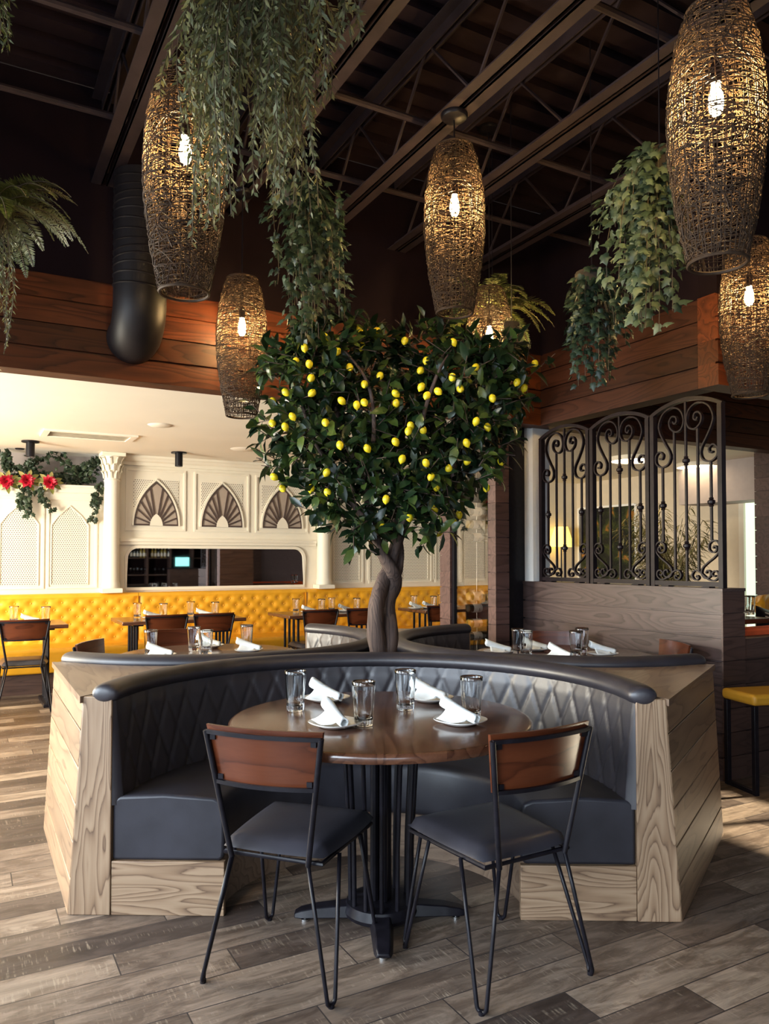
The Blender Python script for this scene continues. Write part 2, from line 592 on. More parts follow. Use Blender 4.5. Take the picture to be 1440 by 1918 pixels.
# ------------------------------------------------------------------ the building
XR, YB, YC = 4.10, 4.80, 3.13       # plane of the half wall, plane of the back header, corner of the half wall
ZH, ZT, ZD = 2.45, 3.03, 4.20       # header underside, header top, roof deck
YW, XW = 9.10, 8.50                 # back wall, far right wall
X0, Y0 = -3.0, -5.5
ZC = 2.56                           # white ceilings behind the headers

struct('floor', MB().box(X0 - .2, XW + .2, Y0 - .2, YW + .5, -0.1, 0), M['floor'], smooth=False)

# roof deck with ribs running along x, over the tall part of the room
mb = MB()
mb.box(X0, XW, Y0, YB + .15, ZD + .05, ZD + .15)
yy = Y0
while yy < YB:
    mb.box(X0, XW, yy, yy + .11, ZD, ZD + .05)
    yy += .2
struct('ceiling', mb, M['deck'], smooth=False)
struct('ceiling_back', MB().box(X0, XW, YB + .15, YW + .45, ZC, ZC + .1), M['ceil_white'], smooth=False)
struct('ceiling_bay', MB().box(XR + .15, XW, YC + .15, YB, 2.97, 3.03), M['ceil_white'], smooth=False)

def boards(mb, fixed, a0, a1, z0, z1, w, along, depth, gap=.013, off=0.0):
    """horizontal boards on a core; 'fixed' = coordinate of the show face, depth goes behind it"""
    z = z0
    core = .02 if depth > 0 else -.012
    lo, hi = sorted((fixed + core, fixed + depth))
    (mb.box(a0, a1, lo, hi, z0, z1) if along == 'x' else mb.box(lo, hi, a0, a1, z0, z1))
    while z < z1 - .01:
        t = min(z + w - gap, z1)
        lo, hi = sorted((fixed, fixed + core * 1.01))
        (mb.box(a0, a1, lo, hi, z, t) if along == 'x' else mb.box(lo, hi, a0, a1, z, t))
        z += w
    return mb

# headers: boarded fascias above the openings, painted black above
mb = boards(MB(), 0, X0, XW, 0, ZT - ZH, .145, 'x', .15)
struct('wall_header_back', mb, M['header_x'], loc=(0, YB, ZH), smooth=False)
struct('wall_upper_back', MB().box(X0, XR + .02, YB + .02, YB + .15, ZT, ZD), M['black_wall'], smooth=False)
mb = boards(MB(), 0, YC + .151, YB - .001, 0, ZT - ZH, .145, 'y', .15)
struct('wall_header_right', mb, M['header_y_shaded'], loc=(XR, 0, ZH), smooth=False)
struct('wall_upper_right', MB().box(XR + .02, XR + .15, YC + .151, YB + .02, ZT, ZD), M['black_wall'], smooth=False)
mb = boards(MB(), 0, XR, XW, 0, ZT - ZH, .145, 'x', .15)
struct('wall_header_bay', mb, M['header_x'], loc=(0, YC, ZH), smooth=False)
struct('wall_upper_bay', MB().box(XR + .02, XW, YC + .02, YC + .15, ZT, ZD), M['black_wall'], smooth=False)

# half wall carrying the iron screen, and the low wall that goes on to the right
ZHW, THW = 1.18, .21
mb = boards(MB(), 0, YC + .0, YB + .55, 0, ZHW - .02, .147, 'y', THW)
struct('wall_half', mb, M['brown_y'], loc=(XR, 0, 0), smooth=False)
mb = boards(MB(), 0, 0.0, THW, 0, ZHW - .02, .147, 'x', -.012)
mb2 = MB()
z = 0
while z < ZHW - .03:
    mb2.box(.0, THW, -.012, -.0005, z, min(z + .142, ZHW - .02))
    z += .147
struct('wall_half_end', mb2, M['brown_x'], loc=(XR, YC, 0), smooth=False)
struct('trim_1', MB().box(XR - .006, XR + THW + .004, YC - .016, YB + .55, ZHW - .0195, ZHW), M['brown_y'], smooth=False)
mb = boards(MB(), 0, XR + THW + .002, XW - .02, 0, .86, .147, 'x', .12)
struct('wall_low', mb, M['brown_x'], loc=(0, YC, 0), smooth=False)

# white pier at the far end of the half wall
p0, p1 = at_x(998, 950, XR + .02), at_x(953, 950, XR + .02)
struct('wall_pier', MB().box(XR + .02, XR + .20, p0.y, p1.y, ZHW + .001, ZH + .1), M['pier'], smooth=False)

struct('trim_7', MB().box(XR + .015, XR + .205, p1.y + .001, p1.y + .03, ZHW + .001, ZH + .1), M['brown_x'], smooth=False)

# boarded columns of the wine case and of the far header
def column(name, x0, x1, y0, y1, z1, w=.14):
    mb = MB().box(x0 + .012, x1 - .012, y0 + .012, y1 - .012, 0, z1)
    z = 0.0
    while z < z1 - .02:
        mb.box(x0, x1, y0, y1, z, min(z + w - .006, z1))
        z += w
    return struct(name, mb, M['column'], smooth=False)
XWC = 3.74
column('wall_column_near', XWC, XWC + .135, 4.93, 5.03, ZC)
lp = at_x(846, 1000, XWC + .02)
column('wall_column_far', XWC, XWC + .58, lp.y, lp.y + .16, ZC)
rc = at_y(1413, 950, 5.3)
column('wall_column_right', rc.x, rc.x + .4, 5.0, 5.3, ZH + .1, .14)

# back wall of the white dining room
a_col = at_y(206, 1000, YW).x
b_col = at_y(601, 1000, YW).x
ZL = 2.16                                            # ledge over the left panels
mb = MB().box(a_col, XW, YW, YW + .2, 0, ZC).box(X0, a_col, YW, YW + .2, 0, ZL)
struct('wall_back', mb, M['white'], smooth=False)
struct('wall_recess', MB().box(X0, a_col, YW + .38, YW + .45, ZL, ZC), M['grey_wall'], smooth=False)
struct('trim_2', MB().box(X0, a_col - .05, YW - .05, YW + .38, ZL, ZL + .025).box(X0, a_col - .05, YW - .03, YW - .0005, ZL - .06, ZL - .0005), M['white'], smooth=False)
prof = [(0, 0), (0, .11), (-.09, .11), (-.09, .085), (-.07, .07), (-.055, .05), (-.03, .035), (-.03, 0)]
mb = MB()
n0 = len(mb.v)
for x in (a_col + .08, 6.0):
    for (yy, zz) in prof:
        mb.v.append((x, YW - .0005 + yy, ZC - .111 + zz))
k = len(prof)
for i in range(k):
    j = (i + 1) % k
    mb.f.append((i, j, k + j, k + i))
mb.f += [tuple(range(k)), tuple(k + k - 1 - i for i in range(k))]
struct('trim_3', mb, M['white'], smooth=False)
zl = at_y(400, 1016, YW).z
struct('trim_4', MB().box(a_col + .1, b_col - .08, YW - .05, YW - .0005, zl, zl + .035).box(a_col + .1, b_col - .08, YW - .035, YW - .0005, zl - .035, zl - .0005), M['white'], smooth=False)
# raised mouldings round the panels
def moulding(mb, x0, x1, z0, z1, w=.022, t=.014):
    y1, y0_ = YW - .0005, YW - t
    mb.box(x0, x1, y0_, y1, z0, z0 + w).box(x0, x1, y0_, y1, z1 - w, z1)
    mb.box(x0, x0 + w, y0_, y1, z0 + w, z1 - w).box(x1 - w, x1, y0_, y1, z0 + w, z1 - w)
mb = MB()
FAN = [(250, 333), (377, 453), (491, 564)]
fan_geo = []
zf0 = at_y(400, 987, YW).z
for a, b in FAN:
    xa, xb = at_y(a, 980, YW).x, at_y(b, 980, YW).x
    fan_geo.append(((xa + xb) / 2, (xb - xa) / 2))
    moulding(mb, xa - .09, xb + .09, zf0 - .06, ZC - .15)
for a, b in ((-10, 83), (88, 182), (618, 680), (690, 742), (748, 808), (814, 850)):
    xa, xb = at_y(a, 1000, YW).x, at_y(b, 1000, YW).x
    moulding(mb, xa, xb, 1.04, ZL - .12 if b < 200 else 2.3)
struct('trim_5', mb, M['white'], smooth=False)

# outer walls, with the openings the daylight comes through
def wall_with_openings(name, along, fixed, thick, a0, a1, z0, z1, holes, mat):
    mb = MB()
    def bx(p, q, u, v):
        if q - p < 1e-4 or v - u < 1e-4: return
        lo, hi = sorted((fixed, fixed + thick))
        (mb.box(p, q, lo, hi, u, v) if along == 'x' else mb.box(lo, hi, p, q, u, v))
    cur = a0
    for (p, q, u, v) in sorted(holes):
        bx(cur, p, z0, z1)
        bx(p, q, z0, u)
        bx(p, q, v, z1)
        cur = q
    bx(cur, a1, z0, z1)
    return struct(name, mb, mat, smooth=False)
wall_with_openings('wall_left', 'y', X0, -.2, Y0, YW + .45, 0, ZD + .15, [(-4.6, -2.2, .6, 2.9), (-1.4, 1.0, .6, 2.9), (1.8, 4.2, .6, 2.9), (5.35, 6.85, .5, 2.4), (7.25, 8.75, .5, 2.4)], M['pier'])
wall_with_openings('wall_front', 'x', Y0, -.2, X0, XW, 0, ZD + .15, [(-2.7, -.3, .6, 2.9)], M['brown_x'])
SUNW = (-0.9, 1.78, 2.03, 2.40)  # unseen opening, placed and sized to shape the sun patch on the floor
wall_with_openings('wall_right', 'y', XW, .2, YC + .05, YW + .45, 0, ZD + .15, [(4.9, 6.13, .35, 2.42)], M['room_wall'])
wall_with_openings('wall_right_front', 'y', XW, .2, Y0, YC + .05, 0, ZD + .15, [SUNW], M['brown_y'])
mb = MB()
for q in (.2, .4, .6, .8):
    yy = SUNW[0] + (SUNW[1] - SUNW[0]) * q
    mb.box(XW + .06, XW + .12, yy - .02, yy + .02, SUNW[2], SUNW[3])
struct('sun_patch_bars', mb, M['iron'], smooth=False)  # unseen bars, added to break up the sun patch
mb = MB().box(XW + .005, XW + .03, 4.9, 6.13, .35, 2.42)
struct('window_2', mb, glow('daylit_pane', (0.74, 1.0, 0.80), 0.95), smooth=False)
struct('trim_6', MB().box(XW - .03, XW + .0, 6.13, 6.2, .3, 2.48).box(XW - .03, XW, 4.85, 6.13, 2.42, 2.48), M['white'], smooth=False)
struct('wall_bulkhead', MB().box(XW - .45, XW - .001, 4.96, 6.75, 2.06, ZC - .001), M['grey_wall'], smooth=False)

# steel joists under the roof deck
ZJ = 3.62
def joist(x, label):
    t = thing('ceiling_joist', label, 'ceiling joist', (x, 0, 0), 0, 'open web steel joists')
    for nm, z_, dz in (('bottom_chord', ZJ, .06), ('top_chord', ZD - .065, -.06)):
        mb = MB()
        for s in (-1, 1):
            mb.box(min(s * .012, s * .075), max(s * .012, s * .075), Y0 + .02, YB + .01, z_, z_ + .007)
            lo, hi = sorted((s * .012, s * .019))
            mb.box(lo, hi, Y0 + .02, YB + .01, min(z_, z_ + dz), max(z_, z_ + dz))
        obj(nm, mb, M['joist'], t, smooth=False)
    mb = MB()
    y, k = -1.2, 0
    pts = []
    while y < YB:
        pts.append((0, y, ZJ + .02 if k % 2 == 0 else ZD - .07))
        y += .42
        k += 1
    for a, b in zip(pts, pts[1:]):
        mb.tube([a, b], .009, 5)
    obj('web_rod', mb, M['joist'], t)
    return t
jx = [at_z(270, 150, ZJ).x, at_z(660, 90, ZJ).x, at_z(905, 165, ZJ).x, at_z(1060, 245, ZJ).x, at_z(1040, 420, ZJ).x]
jl = ['steel joist on the left, ending above the black duct', 'steel joist passing over the hanging willow plant',
      'broad steel joist that carries the middle pendant canopy', 'slim steel joist running behind the large bright pendant',
      'steel joist nearest the corner, passing above the right hand ivy']
JX = sorted(jx)
for x, l_ in zip(JX, jl):
    joist(x, l_)
# thin conduits crossing under the deck along x
for i, (yy, l_) in enumerate(((2.35, 'thin dark conduit crossing the joists high on the left'), (3.45, 'thin dark conduit crossing the joists beyond the middle pendant'), (4.2, 'thin dark conduit crossing the joists close to the back header'))):
    tag(obj('conduit', MB().tube([(X0 + .05, yy, ZJ + .095), (XR - .02, yy, ZJ + .095)], .018, 8), M['joist']), l_, 'conduit', 'conduits under the roof')

# round black duct: drops in front of the header and turns into it
dc = at_d(262, 600, 4.42)
DR = .15
dx_, dy_ = dc.x, dc.y
DZ = 2.64 + DR
path = [(0, 0, ZJ - .02 - .05 * i) for i in range(int((ZJ - .02 - DZ - .1) / .05))]
R_ = .17
for i in range(9):
    a = pi / 2 * i / 8
    path.append((0, R_ - R_ * cos(a), DZ + .02 - R_ * sin(a) + .06))
path.append((0, YB - dy_ - .01, path[-1][2]))
mb = MB()
dt = thing('air_duct', 'round black fabric duct dropping past the wooden header', 'air duct', (dx_, dy_, 0))
mb.tube(path, DR, 28, cap=False)
obj('duct_sleeve', mb, M['duct'], dt, sharp=180)
mb = MB()
for i in range(26):
    z_ = ZJ - .06 - i * .052
    if z_ > DZ + .12:
        pts = [(DR * 1.004 * cos(a_), DR * 1.004 * sin(a_), z_ + .012 * sin(a_ + i)) for a_ in [2 * pi * q / 24 for q in range(24)]]
        mb.tube(pts, .006, 5, closed=True)
obj('hoops', mb, M['duct'], dt)

# ------------------------------------------------------------------ things fixed to the white ceiling and back wall
def on_ceiling(px, py, z=ZC):
    return at_z(px, py, z)
v = on_ceiling(167, 815)
t = thing('ceiling_vent', 'white rectangular vent flush in the white ceiling', 'vent', (v.x, v.y, ZC))
obj('frame', MB().box(-.42, .42, -.21, -.16, -.018, -.0005).box(-.42, .42, .16, .21, -.018, -.0005).box(-.42, -.36, -.16, .16, -.018, -.0005).box(.36, .42, -.16, .16, -.018, -.0005), M['ceil_white'], t, smooth=False)
mb = MB()
for i in range(9):
    yy = -.14 + i * .035
    mb.quad((-.36, yy, -.014), (.36, yy, -.014), (.36, yy + .024, -.003), (-.36, yy + .024, -.003))
obj('louvre', mb, plain('vent_louvre', (.80, .76, .68), .6), t, smooth=False)
for i, (px, py, lab) in enumerate(((57, 826, 'black cylinder downlight over the ivy ledge'), (335, 847, 'black cylinder downlight in front of the first fan arch'))):
    v = on_ceiling(px, py)
    t = thing('cylinder_downlight', lab, 'ceiling light', (v.x, v.y, ZC), 0, 'black cylinder downlights')
    obj('canopy', MB().lathe([(.001, -.0005), (.085, -.0005), (.085, -.015), (.001, -.015)], 24), M['iron'], t)
    obj('can', MB().lathe([(.042, -.0152), (.042, -.16), (.034, -.16), (.034, -.145), (.001, -.145)], 24), M['iron'], t)
    obj('lens', MB().lathe([(.033, -.1455), (.001, -.147)], 20), glow('downlight_lens', (1, .85, .6), 12), t)
for (px, py, r_, lab, nm, ct) in ((300, 796, .11, 'white round ceiling speaker above the fan arches', 'ceiling_speaker', 'speaker'), (457, 841, .15, 'flat white round ceiling plate by the lemon tree', 'ceiling_plate', 'ceiling plate'),
                             (37, 840, .05, 'small black recessed sprinkler plate over the ivy', 'sprinkler', 'sprinkler'), (297, 860, .04, 'tiny black recessed sprinkler near the white cornice', 'sprinkler', 'sprinkler')):
    v = on_ceiling(px, py)
    o = obj(nm, MB().lathe([(.001, -.012), (r_ * .8, -.012), (r_, -.0005)], 24), M['iron'] if 'black' in lab else M['ceil_white'], loc=(v.x, v.y, ZC))
    tag(o, lab, ct)
for (px, py, lab) in ((1186, 856, 'round ceiling light seen through the middle iron screen panel'), (1308, 868, 'round ceiling light seen through the nearest iron screen panel')):
    v = on_ceiling(px, py)
    t = thing('round_ceiling_light', lab, 'ceiling light', (v.x, v.y, ZC), 0, 'round lights of the right hand room')
    obj('rim', MB().lathe([(.27, -.0005), (.27, -.05), (.255, -.05), (.255, -.0005)], 32), M['white'], t)
    obj('diffuser', MB().lathe([(.254, -.04), (.001, -.045)], 32), glow('room_diffuser', (1, .76, .46), 16), t)

def arch_pts(a, h, n=10):
    c = (h * h - a * a) / (2 * a)
    R = a + c
    th = math.asin(h / R)
    right = [(-c + R * cos(th * i / n), R * sin(th * i / n)) for i in range(n + 1)]
    return right + [(-x, z_) for x, z_ in reversed(right[:-1])]        # right foot -> apex -> left foot

def plate(mb, pts, y0, y1):
    """outline in xz pushed between y0 (front) and y1 (back)"""
    m = Matrix(((1, 0, 0, 0), (0, 0, -1, 0), (0, 1, 0, 0), (0, 0, 0, 1)))
    return mb.prism(pts, -y1, -y0, m)

M['fan_panel'] = plain('fan_backing', (.42, .34, .28), .6, vary=.05)
M['fan_slat'] = plain('fan_slat', (.075, .05, .045), .5, vary=.1)
hf = at_y(292, 902, YW).z - zf0
for i, ((cx_, ha), lab) in enumerate(zip(fan_geo, ('pointed fan grille nearest the corinthian column', 'pointed fan grille in the middle of the three', 'pointed fan grille beside the lemon tree leaves'))):
    t = thing('fan_arch_grille', lab + ' on the white wall', 'wall grille', (cx_, YW - .001, zf0), 0, 'fan arch grilles over the mirror')
    mb = MB()
    for s in (-1, 1):
        out = [(s * ha * 1.02, .0 + hf * .35), (s * ha * 1.02, hf * 1.03), (s * .02, hf * 1.03)]
        inn = [(s * x, z_) for x, z_ in arch_pts(ha, hf)[:11] if z_ > hf * .35]
        pts = out + list(reversed(inn))
        if s < 0: pts = list(reversed(pts))
        plate(mb, pts, -.004, -.0005)
    obj('perforated_spandrel', mb, M['perforated'], t, smooth=False)
    obj('backing', plate(MB(), arch_pts(ha * .96, hf * .96), -.008, -.0006), M['fan_panel'], t, smooth=False)
    outer = arch_pts(ha + .012, hf + .02)
    obj('frame', MB().bar([(x, -.012, z_) for x, z_ in outer], .02, .022, up=(0, 1, 0)), M['white'], t, smooth=False)
    inn = arch_pts(ha - .006, hf - .012, 12)
    mb = MB().bar([(x, -.014, z_) for x, z_ in inn], .012, .012, up=(0, 1, 0))
    ia, ih = ha * .29, hf * .27
    small = arch_pts(ia, ih, 12)
    arcs = 13
    for q in range(arcs):
        f = q / (arcs - 1)
        idx = f * 24
        lo = int(min(23, idx))
        fr = idx - lo
        A = Vector(small[lo]).lerp(Vector(small[lo + 1]), fr)
        B = Vector(inn[lo]).lerp(Vector(inn[lo + 1]), fr)
        if q in (0, arcs - 1):
            A.y = B.y = .012
        if q == arcs // 2: continue
        mb.bar([(A.x, -.015, A.y), (B.x, -.015, B.y)], .014, .012, up=(0, 1, 0))
    mb.box(-ha + .01, ha - .01, -.02, -.009, 0, .008)
    obj('slat', mb, M['fan_slat'], t, smooth=False)
    obj('lower_arch', plate(MB(), small, -.022, -.009), M['white'], t, smooth=False)

# pointed perforated panels
PP = [(0, 70, 'perforated pointed panel on the white wall at the left edge'), (96, 163, 'perforated pointed panel left of the corinthian column'),
      (625, 672, 'perforated pointed panel just right of the second white column'), (690, 728, 'perforated panel half hidden by the tree trunk'),
      (752, 800, 'perforated panel on the white wall right of the trunk'), (812, 846, 'perforated panel beside the wine case column')]
zp0 = at_y(60, 1096, YW).z
zp1 = at_y(130, 948, YW).z
for a, b, lab in PP:
    xa, xb = at_y(a, 1050, YW).x, at_y(b, 1050, YW).x
    w_ = (xb - xa) / 2
    zs = zp1 - zp0 - w_ * 1.15
    pts = [(-w_, 0), (w_, 0), (w_, zs), (w_ * .62, zs + w_ * .55), (0, zp1 - zp0), (-w_ * .62, zs + w_ * .55), (-w_, zs)]
    t = thing('perforated_panel', lab, 'wall panel', ((xa + xb) / 2, YW - .001, zp0), 0, 'perforated pointed panels')
    obj('sheet', plate(MB(), pts, -.004, -.0005), M['perforated'], t, smooth=False)
    obj('moulding', MB().bar([(x * 1.03, -.006, z_) for x, z_ in pts], .016, .012, up=(0, 1, 0), closed=True), M['white'], t, smooth=False)

# columns with leafy capitals
def wall_column(x, lab):
    zb = .985
    t = thing('wall_column', lab, 'column', (x, YW - .095, zb), 0, 'white wall columns')
    obj('base_block', MB().box(-.115, .115, -.1, .092, 0, .055), M['white'], t, bevel=.008)
    H = ZC - zb
    obj('shaft', MB().lathe([(.098, .0552), (.104, .085), (.096, .11), (.09, .13), (.082, H - .33), (.09, H - .315), (.082, H - .30)], 28), M['white'], t)
    mb = MB().lathe([(.08, H - .2998), (.085, H - .2), (.105, H - .08), (.118, H - .045)], 24)
    for row in range(3):
        for q in range(10):
            a = 2 * pi * (q + .5 * (row % 2)) / 10
            z_ = H - .29 + row * .075
            r_ = .083 + row * .009
            d = Vector((cos(a), sin(a), 0))
            s_ = Vector((-sin(a), cos(a), 0))
            pts = [d * (r_ + .004) + Vector((0, 0, z_)), d * (r_ + .014) + Vector((0, 0, z_ + .05)), d * (r_ + .035) + Vector((0, 0, z_ + .085)), d * (r_ + .04) + Vector((0, 0, z_ + .07))]
            mb.sweep(pts, [(-.02, 0), (0, -.006), (.02, 0), (0, .008)], up=tuple(s_.cross(Vector((0, 0, 1)))), scale=lambda f: 1.0 - .6 * f)
    obj('capital', mb, M['white'], t, sharp=30)
    obj('abacus', MB().box(-.13, .13, -.13, .092, H - .0448, H - .001), M['white'], t, bevel=.006)
wall_column(a_col, 'white corinthian column between the ivy ledge and the mirror')
wall_column(b_col, 'white column partly hidden behind the lemon tree crown')

# the long mirror
mx0, mx1 = at_y(238, 1060, YW).x, at_y(567, 1060, YW).x
mz1, mz0 = at_y(400, 1027, YW).z, at_y(400, 1098.5, YW).z
def round_rect(w_, h_, r_, n=8):
    pts = [(-w_, -h_), (w_, -h_)]
    for i in range(n + 1):
        a = pi / 2 * i / n
        pts.append((w_ - r_ + r_ * cos(a), h_ - r_ + r_ * sin(a)))
    for i in range(n + 1):
        a = pi / 2 + pi / 2 * i / n
        pts.append((-w_ + r_ + r_ * cos(a), h_ - r_ + r_ * sin(a)))
    return pts
t = thing('wall_mirror', 'long mirror with rounded top corners above the yellow banquette', 'mirror', ((mx0 + mx1) / 2, YW - .001, (mz0 + mz1) / 2))
rr = round_rect((mx1 - mx0) / 2, (mz1 - mz0) / 2, .13)
obj('mirror_glass', plate(MB(), rr, -.006, -.0005), M['mirror'], t, smooth=False)
obj('frame', MB().bar([(x * 1.012, -.012, z_ * 1.05) for x, z_ in rr], .035, .022, up=(0, 1, 0), closed=True), M['white'], t, smooth=False)

# ------------------------------------------------------------------ three curved booths round a planter
TH = radians(1.5)                                    # the front booth is turned this far clockwise
BX, BY = Vector((cos(TH), -sin(TH))), Vector((sin(TH), cos(TH)))   # its own right / inward axes in (right, ahead)
FC = Vector((-0.049, 2.927))                         # centre of the front booth
RB = 1.29                                            # booth centre to planter centre
PC = FC + BY * RB
def booth_frame(k):
    """k=0 front, 1 left, 2 right -> (centre in (u,d), direction angle of its inward axis in room coords)"""
    a = [0, radians(120), radians(-120)][k]
    # outward direction from the planter: front is -BY, the others turned by 120 degrees
    out = -BY
    ca, sa = cos(-a), sin(-a)
    o2 = Vector((out.x * ca - out.y * sa, out.x * sa + out.y * ca))
    c = PC + o2 * RB
    inn = -o2
    w = RT * inn.x + FW * inn.y
    return c, atan2(w.y, w.x) - pi / 2
RI, RS = 1.0, .565                                   # backrest radius, seat front radius
ZB, ZSEAT = .838, .445
def make_booth(label, loc, rotz):
    t = thing('curved_booth', label, 'booth seat', loc, rotz, 'curved booths round the lemon tree')
    # quilted backrest
    NU, NV = 300, 34
    z0, z1 = ZSEAT - .03, ZB + .0
    def quilt(s, z):
        p, q = .125, .27
        a = abs(((s / p + z / q) % 1.0) - .5)
        b = abs(((s / p - z / q) % 1.0) - .5)
        m = .5 - max(a, b)                               # 0 on a seam
        return min(1.0, m / .13) ** .5 * .011
    def f(i, j):
        ang = pi * i / (NU - 1)
        k = j / (NV - 1)
        z = z0 + (z1 - z0) * k
        fade = min(1, max(0, (1 - k) / .16)) * min(1, max(0, (k - .02) / .05))
        e = min(i, NU - 1 - i) / 8.0
        if i in (0, NU - 1):
            return ((RI + .004) * cos(ang), .006, z)
        r = RI - .005 - (1 - k) * .035 - quilt(ang * RI, z - .5) * fade * min(1, e)
        return (r * cos(ang), r * sin(ang) + .008, z)
    mb = MB().grid(NU, NV, f)
    mb.f = [tuple(reversed(q)) for q in mb.f]
    obj('backrest', mb, M['leather'], t, sharp=180)
    angs = [pi * q for q in (-.004, -.0025, 0, .004, .01, .018)] + [pi * i / 80 for i in range(2, 79)] + [pi - pi * q for q in (.018, .01, .004, 0, -.0025, -.004)]
    path = [((RI + .03) * cos(a), (RI + .03) * sin(a) + .006, ZB + .004) for a in angs]
    prof_ = []
    for i in range(20):
        a = 2 * pi * i / 20
        prof_.append((.058 * cos(a), .040 * sin(a)))
    na_ = len(angs) - 1
    ends = (.35, .68, .86, .95, .99, 1)
    def taper(f):
        i = round(f * na_)
        i = min(i, na_ - i)
        return ends[i] if i < 6 else 1.0
    obj('top_roll', MB().sweep(path, prof_, up=(0, 0, 1), scale=taper), M['leather'], t, sharp=180)
    # seat cushion with rounded front edge
    pr = [(RS + .02, .205), (RS + .004, .215), (RS, .24), (RS, .40), (RS + .012, .432), (RS + .045, ZSEAT), (RI - .2, ZSEAT + .012), (RI - .03, ZSEAT + .004), (RI - .0015, ZSEAT - .01), (RI - .0015, .205)]
    mb = MB()
    n, k = 64, len(pr)
    for i in range(n + 1):
        a = pi * i / n
        for r, z in pr:
            mb.v.append((r * cos(a), r * sin(a) + .012, z))
    for i in range(n):
        for c in range(k):
            e = (c + 1) % k
            mb.f.append((i * k + c, i * k + e, (i + 1) * k + e, (i + 1) * k + c))
    mb.f += [tuple(reversed(range(k))), tuple(n * k + c for c in range(k))]
    mb.f = [tuple(reversed(q)) for q in mb.f]
    obj('seat', mb, M['leather_seat'], t, sharp=50, bevel=.012, bseg=3)
    # plinth: curved kick board and two front boards
    mb = MB()
    def kick(i, j):
        a = pi * i / 40
        r, z = ((RS + .03, 0.0), (RS + .03, .204))[j]
        return (r * cos(a), r * sin(a) + .03, z)
    mb.grid(41, 2, kick)
    obj('kick_board', mb, M['cap'], t, sharp=180)
    for s in (-1, 1):
        lo, hi = sorted((s * (RS - .002), s * (RI - .0015)))
        o = obj('plinth_board', MB().box(lo, hi, .004, .034, 0, .204), M['ash_x'], t, bevel=.003)
        # end post: straight inner edge, outer edge leaning out to the floor
        xi, xo, xb = RI, RI + .112, RI + .165
        pts = [(s * xi, 0), (s * xb, 0), (s * xo, ZB - .006), (s * xi, ZB - .006)]
        if s < 0: pts = list(reversed(pts))
        m = Matrix(((1, 0, 0, 0), (0, 0, -1, 0), (0, 1, 0, 0), (0, 0, 0, 1)))
        obj('end_post', MB().prism(pts, -.036, 0.0, m), M['ash_z'], t, bevel=.004)
    return t
BF = [booth_frame(k) for k in range(3)]
blab = ['charcoal quilted curved booth with pale wood end posts, round the set front table',
        'charcoal curved booth left of the lemon tree trunk, facing the yellow banquettes',
        'charcoal curved booth right of the lemon tree trunk, in front of the brown half wall']
c0, r0 = BF[0]
booth = make_booth(blab[0], ud(c0.x, c0.y), r0)
for k in (1, 2):
    c, r = BF[k]
    dup(booth, ud(c.x, c.y), r, blab[k])

# wedges between neighbouring booths: boarded end panel and wooden cap
def inw(k):
    c, r = BF[k]
    return c
def local(k, x, y):
    """point of booth k's own frame -> room"""
    c, r = BF[k]
    o = ud(c.x, c.y)
    return Vector((o.x + x * cos(r) - y * sin(r), o.y + x * sin(r) + y * cos(r), 0))
RO = RI + .085
def wedge(ka, sa, kb, sb, label):
    """from booth ka's post on side sa to booth kb's post on side sb"""
    A, B = local(ka, sa * (RI + .112), .0), local(kb, sb * (RI + .112), .0)
    mid = (A + B) / 2
    ax = (B - A).normalized()
    nrm = Vector((-ax.y, ax.x, 0))
    pcw = ud(PC.x, PC.y)
    if (pcw - mid).dot(nrm) < 0: nrm = -nrm            # nrm points inwards to the planter
    # local frame: x along the panel, y inwards
    if ax.cross(nrm).z < 0: ax, A, B = -ax, B, A
    ang = atan2(ax.y, ax.x)
    t = thing('booth_divider', label, 'booth divider', (mid.x, mid.y, 0), ang, 'wooden dividers between the booths')
    def loc(p):
        q = p - mid
        return (q.x * ax.x + q.y * ax.y, q.x * nrm.x + q.y * nrm.y)
    L2 = (B - A).length / 2
    # cap outline
    def arc(k, s):
        pts = []
        for i in range(13):
            a = radians(2 + 58 * i / 12)
            pts.append(loc(local(k, s * RO * cos(a), RO * sin(a) + .03)))
        return pts
    if (local(ka, sa * (RI + .112), 0) - A).length < 1e-4:
        ra, rb = arc(ka, sa), arc(kb, sb)
    else:
        ra, rb = arc(kb, sb), arc(ka, sa)
    poly = [(-L2 - .006, -.012), (L2 + .006, -.012)] + rb + list(reversed(ra))
    obj('cap', MB().prism(poly, ZB - .03, ZB - .004), M['cap'], t, sharp=30)
    # boards leaning out towards the floor
    mb = MB()
    z = 0.0
    LEAN = .046
    while z < ZB - .035:
        zt = min(z + .136, ZB - .031)
        def yy(q): return -LEAN * (1 - q / ZB)
        g = .006
        pts = [(-L2 - .0, yy(z), z), (L2, yy(z), z), (L2, yy(zt), zt), (-L2, yy(zt), zt)]
        n = len(mb.v)
        e0, e1 = -.053 * (1 - z / ZB), -.053 * (1 - zt / ZB)
        mb.v += [(-L2 - e0 * .5, yy(z), z), (L2 + e0 * .5, yy(z), z), (L2 + e1 * .5, yy(zt), zt), (-L2 - e1 * .5, yy(zt), zt),
                 (-L2 - e0 * .5, yy(z) + .02, z), (L2 + e0 * .5, yy(z) + .02, z), (L2 + e1 * .5, yy(zt) + .02, zt), (-L2 - e1 * .5, yy(zt) + .02, zt)]
        for q in ((0, 1, 2, 3), (7, 6, 5, 4), (4, 5, 1, 0), (5, 6, 2, 1), (6, 7, 3, 2), (7, 4, 0, 3)):
            mb.f.append(tuple(n + i for i in q))
        z += .141
    obj('boarding', mb, M['ash_board'], t, bevel=.003)
    return t
wedge(0, -1, 1, 1, 'boarded wooden divider at the left end of the front booth, lit bright')
wedge(0, 1, 2, -1, 'boarded wooden divider at the right end of the front booth, in shade')
